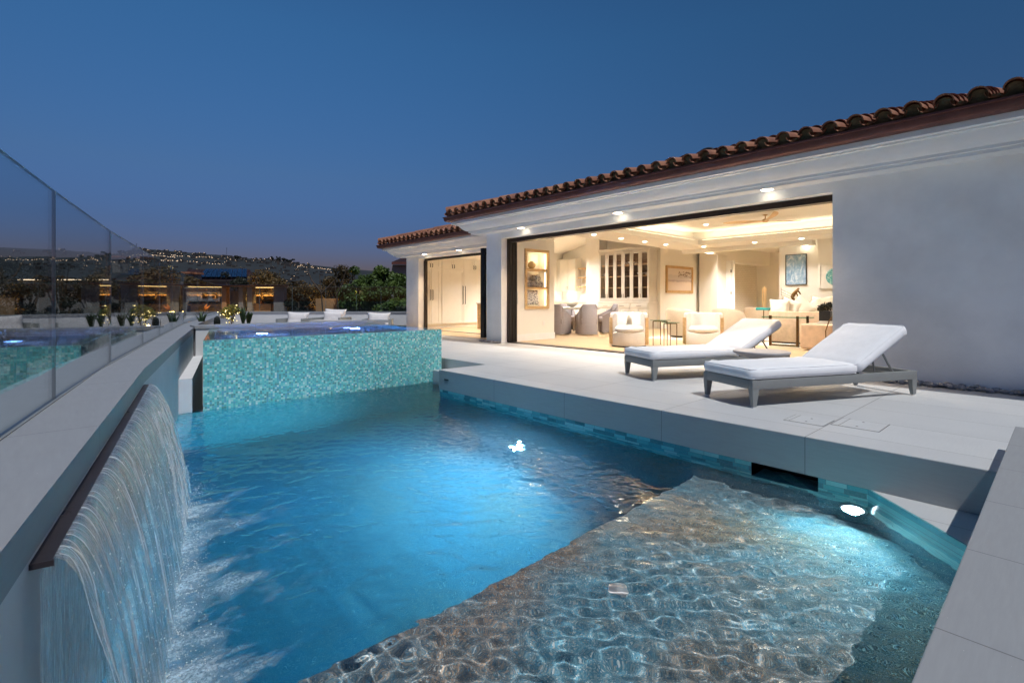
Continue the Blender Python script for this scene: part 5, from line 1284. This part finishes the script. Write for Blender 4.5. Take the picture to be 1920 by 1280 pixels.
# rug, fan
o = box('rug', 'rug_wool', 11.3, 14.6, 2.6, 7.4, .0085, .0158); setp(o, 'large pale rug under the sofas and tub chairs', 'rug')
fc = at(1435, 0, 11.9); fan = thing('ceiling_fan', 'three bladed wooden ceiling fan in the ceiling tray', 'ceiling fan', (fc.x, fc.y, 3.02)); m = MB(); m.lathe([(.05, 0), (.05, -.02), (.012, -.03), (.012, -.10), (.05, -.11), (.08, -.14), (.05, -.18), (0, -.185)], n=24); m.build('hub', 'oak', fan, smooth=50, local=True)
for k in range(3):
    a = math.atan2(RT.y, RT.x) + R(8 + 120 * k); m = MB(); rows = []
    for i in range(13):
        t = i / 12; w = (.045 + .05 * math.sin(math.pi * min(1, t * 1.05)) ** .8) * (1 if t < .92 else .6); bow = .12 * math.sin(t * 2.2); r = .05 + .95 * t
        c = Vector((math.cos(a) * r - math.sin(a) * bow, math.sin(a) * r + math.cos(a) * bow, -.15 + .05 * t)); s = Vector((-math.sin(a), math.cos(a), .25)); rows.append([c - s * w, c + Vector((0, 0, .006)), c + s * w, c - Vector((0, 0, .006))])
    m.grid(rows, True); m.face(rows[-1]); m.build('blade', 'oak', fan, smooth=60, local=True)

# wing room: built-in cabinets and island
wc = thing('built_in_cabinet', 'wall of tall cream built-in cupboards with long dark pulls in the far room', 'built-in cupboard', (11, 14.9, .012))
box('case', 'cabinet_white', 9.13, 13.4, 14.86, 14.929, .14, 2.497, parent=wc); box('plinth', 'cabinet_white', 9.13, 13.4, 14.90, 14.9295, .0125, .1395, parent=wc)
xs_ = [9.2, 9.86, 10.02, 10.98, 11.06, 12.0, 12.08, 13.0]
def shaker(x0, x1, z0, z1, hnd=None):
    m = MB(); y = 14.859; w = .07
    m.box(x0, x1, y - .012, y, z0, z1)
    for a in ((x0, x0 + w, z0, z1), (x1 - w, x1, z0, z1), (x0 + w, x1 - w, z0, z0 + w), (x0 + w, x1 - w, z1 - w, z1)): m.box(a[0], a[1], y - .024, y - .0121, a[2], a[3])
    d = m.build('door', 'cabinet_white', wc)
    if hnd:
        hx, h0, h1 = hnd; m = MB(); m.tube([(hx, y - .025, h0), (hx, y - .055, h0 + .01), (hx, y - .055, h1 - .01), (hx, y - .025, h1)], .010, 6); m.build('handle', 'dark_metal', d)
for x0, x1, xa, h in ((9.22, 9.62, 9.58, (1.0, 1.35)), (9.63, 10.0, 9.67, (1.0, 1.35)), (10.07, 11.02, 10.97, (.85, 1.5)), (11.03, 12.0, 11.08, (.85, 1.5)), (12.03, 12.6, 12.1, (1.0, 1.35)), (12.62, 13.3, 13.2, (1.0, 1.35))): shaker(x0, x1, .15, 2.07, (xa, *h))
for x0, x1 in ((9.22, 9.61), (9.62, 10.0), (10.07, 10.54), (10.55, 11.02), (11.03, 11.51), (11.52, 12.0), (12.03, 12.6), (12.62, 13.3)):
    k = round(x0, 2) in (9.22, 10.07, 11.03, 12.03); shaker(x0, x1, 2.10, 2.48, ((x1 - .04) if k else (x0 + .04), 2.14, 2.26))
isl = thing('kitchen_island', 'wooden end of a pale topped island beside the folded door', 'cabinet island', (11.2, 12.9, .012)); box('body', 'oak', 10.6, 13.0, 12.6, 13.5, .0125, .86, parent=isl); box('counter', 'quartz', 10.57, 13.03, 12.57, 13.53, .8605, .90, parent=isl)
# ------------------------------------------------------------------ surroundings
GZ = -7.0
def ground_mat():
    t = NT('dry_ground'); v = t.coords(); f = t.noise(v, .03, 8, .65)
    t.princ(t.ramp(f, [(.3, (.018, .022, .016)), (.7, (.045, .042, .03))]), .95); MATS['dry_ground'] = t.m
    t = NT('hillside'); v = t.coords(); f = t.noise(v, .016, 9, .7)
    t.princ(t.ramp(f, [(.3, (.007, .010, .011)), (.55, (.012, .015, .016)), (.72, (.022, .021, .02))]), .95); MATS['hillside'] = t.m
ground_mat()
m = MB(); m.box(-3000, 3000, -3000, 3000, GZ - 1, GZ); structure(m.build('ground', 'dry_ground', origin=(0, 0, 0)))
ridge = [(-1500, 470), (-700, 462), (-300, 455), (-60, 461), (120, 469), (215, 477), (240, 470), (258, 466), (300, 469), (360, 474), (420, 479), (470, 485), (520, 487), (560, 494), (640, 503), (760, 513), (1000, 532), (1500, 548)]
def ridge_y(px):
    for (a, ya), (b, yb) in zip(ridge, ridge[1:]):
        if px <= b: return ya + (yb - ya) * (px - a) / (b - a)
    return 550
def hill_pt(px, f):                                   # f 0 at the foot, 1 on the ridge
    dep = 420 + 480 * f; H = (562 - ridge_y(px)) / 940 * 900 + 1
    p = at(px, 562, dep); z = GZ + (H - GZ) * (f ** 1.15); bump = 5 * mnoise.noise(Vector((px * .02, f * 5, 0))) * f * (1 - f) * 2.5
    return Vector((p.x, p.y, z + bump + (1.1 * mnoise.noise(Vector((px * .12, 3, f)) ) if f > .9 else 0)))
m = MB(); m.grid([[hill_pt(px, f) for f in np.linspace(0, 1, 26)] + [hill_pt(px, 1) + FW * 260 - Vector((0, 0, 60))] for px in np.linspace(-1500, 1500, 260)])
o = m.build('hill', 'hillside', smooth=180, origin=(0, 0, 0)); structure(o)
rg = random.Random(21); hb = MB(); hl = MB(); hr = MB(); hg = MB()
for _ in range(480):
    px = rg.uniform(-420, 640) if rg.random() < .35 else rg.uniform(225, 590); f = 1 - abs(rg.gauss(0, .16)) if rg.random() < .75 else rg.uniform(.35, .95)
    if f < .2 or (.80 < f < .86): continue
    p = hill_pt(px, f); s = rg.uniform(2.4, 6); h = rg.uniform(2.0, 3.6)
    hb.obox(Matrix.Translation(p + Vector((0, 0, h / 2 - .6))) @ Matrix.Rotation(rg.uniform(0, 3), 4, 'Z'), s, s * rg.uniform(.6, 1.3), h)
    if rg.random() < .5:
        for q in range(rg.choice((1, 1, 2))):
            c = p - FW * (s * .9) + RT * rg.uniform(-s, s) * .6 + Vector((0, 0, rg.uniform(.3, h))); w = rg.choice((.22, .3, .45, 1.0)); (hg if rg.random() < .25 else hl).obox(Matrix.Translation(c) @ Matrix.Rotation(fa, 4, 'Z'), w, .2, rg.uniform(.18, .34))
for px0, px1, f in ((300, 420, .74), (235, 330, .83), (560, 640, .9), (300, 400, .88)):
    for k in range(26):
        px = px0 + (px1 - px0) * (k + rg.random() * .8) / 26; p = hill_pt(px, f + rg.uniform(-.012, .012)); hl.obox(Matrix.Translation(p + Vector((0, 0, 1.3))), rg.uniform(.4, 1.6), .4, .35)
o = hb.build('hillside_houses', 'hill_house', origin=(0, 0, 0)); setp(o, 'tiny pale houses crowded along the distant ridge', 'houses', kind='stuff')
o = hl.build('hillside_lights', 'town_light', origin=(0, 0, 0)); setp(o, 'scattered warm town lights on the distant hillside', 'town lights', kind='stuff')
o = hg.build('hillside_windows', 'town_glow', origin=(0, 0, 0)); setp(o, 'faint pale lit windows of the far hillside houses', 'town lights', kind='stuff')
def mast(px, y0, dep, lab):
    a = at(px, ridge_y(px) + 4, dep); b = at(px, y0, dep); m = MB(); m.tube([a, b], .22, 5); m.tube([b - RT * 1.2, b + RT * 1.2], .18, 5); m.tube([b - RT * .8 - Vector((0, 0, 1.4)), b + RT * .8 - Vector((0, 0, 1.4))], .15, 5)
    o = m.build('radio_mast', 'black_plastic'); setp(o, lab, 'mast', 'masts on the distant ridge')
mast(256, 457, 880, 'dark radio mast on the top of the ridge above the chimneys'); mast(425, 465, 880, 'thin radio mast farther down the ridge above the solar roof')

def tree(name, px, dep, ytop, halfw, base, leafmat, label, seed, n=5200, size=.11, group=None, clumps=16, sh=(.1, .9), flat=.72):
    p = at(px, 562, dep); k = dep / 940; top = 1 + (562 - ytop) * k; w = halfw * k
    o = thing(name, label, 'tree', (p.x, p.y, base), 0, group); rg = random.Random(seed); H = top - base; cl = []
    ch = H * flat; cz = H - ch * .52
    for i in range(clumps):
        a = rg.uniform(0, 6.28); rr = math.sqrt(rg.random()) * w * .85; cr = rg.uniform(.22, .42) * min(w, ch * .6); zz = rg.uniform(-.5, .5) * (ch - cr); lim = math.sqrt(max(.15, 1 - (zz / (ch * .52)) ** 4))
        c = (math.cos(a) * rr * lim, math.sin(a) * rr * lim, cz + zz); cl.append((c, cr, rg.uniform(*sh)))
    leaf_cloud('crown', leafmat, o, cl, n, size, seed)
    m = MB(); r0 = .05 + H * .018; m.tube([(0, 0, 0), (.05 * w, .03, H * .3), (-.03 * w, 0, H * .6), (0, 0, H * .85)], [r0, r0 * .75, r0 * .5, r0 * .2], 8)
    for c, cr, _ in cl[:9]: s = Vector((0, 0, H * rg.uniform(.25, .55))); m.tube([s, s.lerp(Vector(c), .5) + Vector((0, 0, .08 * w)), Vector(c)], [r0 * .4, r0 * .28, r0 * .1], 5)
    m.build('trunk', 'bark', o, smooth=60, local=True); return o
BZ = -3.2
G1 = 'trees beyond the far glass'
for px, dep, yt, hw, lf, lb, n, sh_ in ((500, 31.5, 489, 60, 'leaf_brown', 'broad rusty brown tree crown above the first lit alcove', 15000, (.1, .9)), (566, 31, 497, 46, 'leaf_brown', 'smaller brown tree next to the broad rusty one', 10000, (.0, .8)),
        (622, 33, 495, 48, 'leaf_brown', 'dark brown tree behind the bare forked stems', 11000, (.0, .55)), (672, 29, 497, 42, 'leaf_green', 'olive green tree between the brown trees and the house', 12000, (.0, .6)),
        (714, 28, 499, 38, 'leaf_green', 'bright green tree behind the end of the far glass', 12000, (.15, .9)), (756, 27, 501, 40, 'leaf_green', 'bright green tree closest to the house corner', 12000, (.2, 1)),
        (690, 25.5, 538, 44, 'leaf_green', 'low green shrubby tree seen through the far glass under the taller ones', 8000, (.1, .7)), (742, 25, 532, 40, 'leaf_green', 'low dense green tree against the glass beside the house corner', 9000, (.3, .9))):
    tree('broadleaf_tree', px, dep, yt, hw, BZ, lf, lb, int(px), n, .092, G1, clumps=34, sh=sh_, flat=.80)
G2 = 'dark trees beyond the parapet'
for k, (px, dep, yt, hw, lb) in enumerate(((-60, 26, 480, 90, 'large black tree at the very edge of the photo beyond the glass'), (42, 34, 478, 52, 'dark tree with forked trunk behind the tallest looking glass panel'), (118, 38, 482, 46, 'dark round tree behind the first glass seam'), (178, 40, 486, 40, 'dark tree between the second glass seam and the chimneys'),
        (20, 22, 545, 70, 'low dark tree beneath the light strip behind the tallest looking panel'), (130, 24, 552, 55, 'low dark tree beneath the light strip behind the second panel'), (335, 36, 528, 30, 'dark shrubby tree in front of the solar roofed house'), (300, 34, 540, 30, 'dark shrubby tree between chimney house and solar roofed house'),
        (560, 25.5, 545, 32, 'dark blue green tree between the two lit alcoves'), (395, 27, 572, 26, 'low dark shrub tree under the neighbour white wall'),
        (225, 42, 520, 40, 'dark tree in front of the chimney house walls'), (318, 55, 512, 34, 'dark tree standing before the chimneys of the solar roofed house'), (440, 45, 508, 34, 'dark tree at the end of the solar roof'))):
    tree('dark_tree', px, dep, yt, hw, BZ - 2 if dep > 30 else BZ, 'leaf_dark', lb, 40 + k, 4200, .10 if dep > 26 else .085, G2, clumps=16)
for k, (px, yt, hw) in enumerate(((508, 480, 7), (521, 481, 6), (533, 483, 5), (545, 485, 8), (443, 480, 4), (228, 470, 6))):
    tree('umbrella_pine', px, 600, yt, hw, at(px, ridge_y(px) + 14, 600).z, 'leaf_dark', ['flat topped pine on the ridge, first of the row right of the trees', 'flat topped pine second along the ridge row', 'small flat topped pine third along the ridge row', 'wide pine clump ending the ridge row', 'lone tiny pine on the ridge over the solar roof', 'tiny pine on the ridge left of the mast'][k], 70 + k, 500, 1.0, 'pines on the distant ridge', clumps=6, flat=.3)
# bare forked tree in front of the second niche
p = at(612, 562, 25.5); bt = thing('bare_tree', 'slender bare tree with forked pinkish stems standing before the far glass trees', 'tree', (p.x, p.y, -2)); m = MB()
for a in (((0, 0), (-.25, 3.2), (-.35, 4.3)), ((.9, 0), (.55, 3.0), (.4, 4.0)), ((-.27, 3.3), (.35, 3.9), (.62, 4.25)), ((-.28, 3.4), (-.75, 4.0), (-1.0, 4.6)), ((.5, 3.2), (.8, 3.8), (1.0, 4.5))): m.tube([(RT.x * x, RT.y * x, z) for x, z in a], [.045, .03, .012], 6)
m.build('trunk', 'bark', bt, smooth=60, local=True)

def pbox(m, px0, px1, y0, y1, dep, th, mi=0):         # box facing the terrace, spanning a picture area at a depth
    k = dep / 940; c = at((px0 + px1) / 2, (y0 + y1) / 2, dep + th / 2)
    m.obox(Matrix.Translation(c) @ Matrix.Rotation(fa, 4, 'Z'), abs(px1 - px0) * k, th, abs(y1 - y0) * k)
def P2(name, mat, par_, *bs):
    m = MB()
    for b in bs: pbox(m, *b)
    return m.build(name, mat, par_)
# made-up pavilion built in place of lit pillars and alcove reflected in the glass
p = at(470, 562, 30); pv = thing('alcove_reflection', 'made-up pavilion standing in for a glass reflection of yellow lit pillars and an alcove', 'pavilion', (p.x, p.y, BZ))
d = 28.5
P2('pillar', 'alcove_wood', pv, (416, 428, 538, 640, d, .4)); P2('pillar', 'neighbour_stucco', pv, (451, 459, 538, 640, d, .4)); P2('pillar', 'neighbour_stucco', pv, (467, 476, 538, 640, d, .4)); P2('pillar', 'neighbour_stucco', pv, (516, 535, 538, 640, d, .4))
P2('wall', 'neighbour_stucco', pv, (467, 536, 538, 640, d + 1.3, .2)); P2('counter', 'alcove_wood', pv, (476.2, 515.8, 569, 640, d + .2, 1.0)); P2('shelf', 'alcove_wood', pv, (476.2, 515.8, 553, 555, d + .7, .5))
P2('wall', 'neighbour_stucco', pv, (430, 450, 545, 640, d + .9, .2)); P2('beam', 'alcove_wood', pv, (412, 538, 535.5, 537.9, d - .1, .6))
m = MB(); a = at(474, 524, d - .6); m.face([at(409, 535, d - .4), at(541, 535, d - .4), at(541, 534, d + 1.6), at(409, 534, d + 1.6)]); bmesh.ops.solidify(m.bm, geom=m.bm.faces[:], thickness=.1); m.build('roof', 'dark_roof', pv)
for px, py in ((481, 543), (496, 543), (511, 543)): lamp('alcove_lamp', 'AREA', at(px, py, d + .55), 4, (1, .58, .17), .25, at(px, 575, d + .9), pv)
P2('lamp_strip', 'alcove_strip', pv, (478, 514, 538.6, 539.4, d + .9, .05))
lamp('pillar_lamp', 'POINT', at(455, 585, d - .6), 2.2, (1, .58, .17), .08, None, pv); lamp('pillar_lamp', 'POINT', at(422, 585, d - .6), 2.2, (1, .55, .17), .08, None, pv); lamp('pillar_lamp', 'POINT', at(471, 585, d - .6), 2.2, (1, .58, .17), .08, None, pv)
c = at(491, 569, d + .6); m = MB(); m.lathe([(.10, 0), (.12, .02), (.14, .25), (.05, .4), (.04, .6), (0, .61)], c, 14); o = m.build('lantern', 'bronze_statue', smooth=60); setp(o, 'tall dark lantern on the counter of the lit alcove', 'lantern')
c = at(503, 569, d + .6); m = MB(); m.lathe([(.08, 0), (.25, .12), (.33, .24), (.3, .24), (0, .06)], c, 18); o = m.build('dark_bowl', 'dark_metal', smooth=60); setp(o, 'dark wide bowl on the counter of the lit alcove', 'bowl')
for px, e in ((470, 30), (520, 30), (590, 24), (640, 14)): lamp('garden_uplight', 'SPOT', at(px, 585, 30.0), e * 2.2, (1, .55, .20), .1, at(px + 8, 505, 31.8), pv, angle=110, blend=.9)
# second lit niche and counter, also built in place of a glass reflection
p = at(640, 562, 30); p2 = thing('niche_reflection', 'made-up timber counter and lit niche standing in for a second glass reflection', 'outdoor kitchen', (p.x, p.y, BZ)); d = 29.5
P2('counter', 'alcove_wood', p2, (597, 640, 559, 640, d, .9)); P2('wall', 'alcove_wood', p2, (640.2, 648, 540, 640, d, .5), (676, 684, 540, 640, d, .5), (640.2, 684, 536, 539.8, d, .5)); P2('back_panel', 'neighbour_stucco', p2, (640, 684, 536, 640, d + .8, .2)); P2('niche_counter', 'alcove_wood', p2, (648.2, 675.8, 574, 640, d + .1, .6))
lamp('niche_lamp', 'AREA', at(662, 542, d + .35), 9, (1, .52, .12), .25, at(662, 575, d + .6), p2); lamp('counter_lamp', 'POINT', at(620, 548, d - .5), 2.4, (1, .5, .15), .08, None, p2)
c = at(653, 574, d + .4); m = MB(); m.lathe([(.05, 0), (.16, .1), (.16, .3), (.06, .45), (.09, .7), (0, .71)], c, 14); o = m.build('garden_vase', 'white_ceramic', smooth=60); setp(o, 'pale vase in the second lit niche', 'vase')
# neighbour white wall with two framed openings
p = at(385, 562, 33); nwl = thing('neighbour_wall', 'neighbour white terrace wall with two small square openings behind the glass', 'wall', (p.x, p.y, BZ)); P2('wall_body', 'rear_stucco', nwl, (352, 417, 541, 640, 33, .3)); P2('coping', 'trim_white', nwl, (350, 418, 539.2, 540.8, 32.9, .5)); P2('ledge', 'trim_white', nwl, (352, 417, 562, 565, 32.7, .29)); P2('opening', 'dark_metal', nwl, (380, 391, 549, 559, 32.96, .035)); P2('opening', 'dark_metal', nwl, (398, 409, 548, 559, 32.96, .035))
# solar roofed house
def slab(name, mat, par_, pts, th=.15):
    m = MB(); m.face(pts); bmesh.ops.solidify(m.bm, geom=m.bm.faces[:], thickness=th); return m.build(name, mat, par_)
p = at(410, 562, 62); sh = thing('solar_roof_house', 'neighbour house with a wide dark blue solar panel roof and red ridge', 'house', (p.x, p.y, GZ))
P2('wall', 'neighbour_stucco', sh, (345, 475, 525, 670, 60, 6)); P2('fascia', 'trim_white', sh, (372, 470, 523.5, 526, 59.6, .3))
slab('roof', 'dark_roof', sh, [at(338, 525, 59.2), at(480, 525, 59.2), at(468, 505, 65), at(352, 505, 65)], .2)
pn = MB()
for k in range(9):
    f0, f1 = k / 9 + .004, (k + 1) / 9 - .004; A, B_ = at(374, 522.3, 59.3), at(463, 522.3, 59.3); C_, D_ = at(385, 507, 64), at(463, 507, 64); pn.face([A.lerp(B_, f0), A.lerp(B_, f1), C_.lerp(D_, f1), C_.lerp(D_, f0)])
bmesh.ops.solidify(pn.bm, geom=pn.bm.faces[:], thickness=.06); bmesh.ops.translate(pn.bm, verts=pn.bm.verts, vec=(0, 0, .22)); pn.build('solar_panels', 'solar', sh)
def chimney(px0, px1, ytop, yb, dep, par_):
    P2('chimney', 'neighbour_stucco', par_, (px0, px1, ytop + 6, yb, dep, 1.0)); P2('chimney_cap', 'roof_tile', par_, (px0 - 3, px1 + 3, ytop + 2, ytop + 5.6, dep - .15, 1.3)); w = px1 - px0
    P2('chimney_mouth', 'black_plastic', par_, (px0 + w * .25, px1 - w * .25, ytop + 9, ytop + 17, dep - .02, .019))
p = at(361, 562, 57); chimney(344, 362, 508, 526, 57, sh); chimney(365, 373, 509, 526, 57.6, sh)
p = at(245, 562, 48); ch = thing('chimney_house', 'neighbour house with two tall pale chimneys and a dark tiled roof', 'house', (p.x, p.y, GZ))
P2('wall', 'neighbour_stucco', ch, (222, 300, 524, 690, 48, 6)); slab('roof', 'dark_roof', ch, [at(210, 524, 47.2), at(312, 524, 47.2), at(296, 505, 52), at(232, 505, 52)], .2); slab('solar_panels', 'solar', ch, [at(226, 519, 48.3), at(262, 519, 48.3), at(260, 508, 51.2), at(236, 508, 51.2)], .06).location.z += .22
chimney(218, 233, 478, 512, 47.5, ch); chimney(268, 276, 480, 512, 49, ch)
P2('window', 'black_plastic', ch, (242, 260, 535, 575, 47.97, .025))
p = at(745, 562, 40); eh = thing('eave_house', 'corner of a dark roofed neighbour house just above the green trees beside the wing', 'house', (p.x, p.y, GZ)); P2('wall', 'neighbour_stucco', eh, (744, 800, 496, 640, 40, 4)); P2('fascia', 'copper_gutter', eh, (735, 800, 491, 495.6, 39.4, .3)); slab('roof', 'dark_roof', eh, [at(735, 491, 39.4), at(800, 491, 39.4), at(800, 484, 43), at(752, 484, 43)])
# light strip along a far roof edge at the photo's edge
p = at(120, 562, 36); ls = thing('lit_roof_house', 'low dark neighbour roof edged with a thin yellow light strip', 'house', (p.x, p.y, GZ)); P2('wall', 'neighbour_stucco', ls, (30, 205, 529, 700, 52, 5)); P2('fascia', 'dark_metal', ls, (26, 210, 525.5, 528.8, 51.6, .3)); P2('light_strip', 'town_light', ls, (34, 205, 523.6, 525.2, 51.5, .15))

# ------------------------------------------------------------------ light
sun_dir = Vector((.08, .44, -.895)).normalized()        # the way the light travels
sun = bpy.data.lights.new('sun', 'SUN'); sun.energy = 1.32; sun.angle = R(.5); sun.color = (.98, .99, .98)
so3 = bpy.data.objects.new('sun', sun); C.objects.link(so3); so3.rotation_euler = sun_dir.to_track_quat('-Z', 'Y').to_euler(); so3.location = (-6, -6, 12)
sun.cycles.is_caustics_light = True
w = bpy.data.worlds.new('World'); sc.world = w; w.use_nodes = True; nt_ = w.node_tree; nt_.nodes.clear()
sky = nt_.nodes.new('ShaderNodeTexSky'); sky.sky_type = 'NISHITA'; sky.sun_disc = False; sky.sun_elevation = R(1.5); sky.sun_rotation = math.atan2(-sun_dir.x, -sun_dir.y); sky.altitude = 50; sky.air_density = 1.0; sky.dust_density = .4; sky.ozone_density = 4.2
bg = nt_.nodes.new('ShaderNodeBackground'); bg.inputs['Strength'].default_value = .15; ow = nt_.nodes.new('ShaderNodeOutputWorld'); tc = nt_.nodes.new('ShaderNodeTexCoord'); sx_ = nt_.nodes.new('ShaderNodeSeparateXYZ'); nt_.links.new(tc.outputs['Generated'], sx_.inputs[0])
rp = nt_.nodes.new('ShaderNodeValToRGB'); cr = rp.color_ramp; cr.elements[0].position = .0; cr.elements[0].color = (.60, .46, .98, 1); cr.elements[1].position = .45; cr.elements[1].color = (1.05, .95, .86, 1)
for q, c_ in ((.06, (.66, .50, .90, 1)), (.13, (.74, .56, .76, 1)), (.22, (1.0, .70, .72, 1))): el = cr.elements.new(q); el.color = c_
nt_.links.new(sx_.outputs['Z'], rp.inputs[0]); mu = nt_.nodes.new('ShaderNodeMix'); mu.data_type = 'RGBA'; mu.blend_type = 'MULTIPLY'; mu.inputs['Factor'].default_value = 1
nt_.links.new(sky.outputs[0], mu.inputs['A']); nt_.links.new(rp.outputs[0], mu.inputs['B']); nt_.links.new(mu.outputs['Result'], bg.inputs[0]); nt_.links.new(bg.outputs[0], ow.inputs[0])
# underwater lamps of the pool and spa
def uw(loc, tgt, e, ang, col, name='underwater_lamp'):
    o = thing('pool_light', '', 'pool light', loc); d = (Vector(tgt) - Vector(loc)).normalized(); q = Vector((-1, 0, 0)).to_track_quat('Z', 'Y').to_matrix().to_4x4()
    m = MB(); m.lathe([(.085, 0), (.085, .012), (.075, .018)], n=28); m.bm.transform(Matrix.Translation(loc) @ q); m.build('bezel', 'plastic_white', o, smooth=40)
    m = MB(); m.lathe([(.074, .016), (.05, .022), (0, .024)], n=24); m.bm.transform(Matrix.Translation(loc) @ q); m.build('lens', 'pool_lamp', o, smooth=60)
    lamp(name, 'SPOT', Vector(loc) + Vector((-.05, 0, 0)), e, col, .05, tgt, o, angle=ang, blend=.8); return o
o = uw((4.058, 4.31, -1.55), (1.0, 4.3, -1.35), 470, 165, (.72, .86, 1)); o['label'] = 'bright underwater pool lamp deep in the wall below the terrace'
o = uw((4.05, .98, -.56), (2.2, 1.25, -.72), 24, 160, (.32, .88, 1)); o['label'] = 'bright underwater pool lamp in the shallow corner beside the slanting tiled edge'
lamp('spa_lamp', 'POINT', (4.1, 8.9, -.1), 40, (.18, .30, 1), .08, None, spa); lamp('spa_lamp', 'POINT', (2.4, 8.6, -.1), 30, (.15, .35, 1), .08, None, spa)

sc.render.engine = 'CYCLES'; cy = sc.cycles; cy.use_denoising = True; cy.denoiser = 'OPENIMAGEDENOISE'; cy.max_bounces = 14; cy.transparent_max_bounces = 24; cy.transmission_bounces = 12; cy.glossy_bounces = 6; cy.diffuse_bounces = 5
cy.caustics_refractive = True; cy.caustics_reflective = False; cy.blur_glossy = .4; cy.sample_clamp_indirect = 6; cy.volume_bounces = 1
vs = sc.view_settings; vs.view_transform = 'Standard'; vs.look = 'None'; vs.exposure = 1.22; vs.gamma = 1
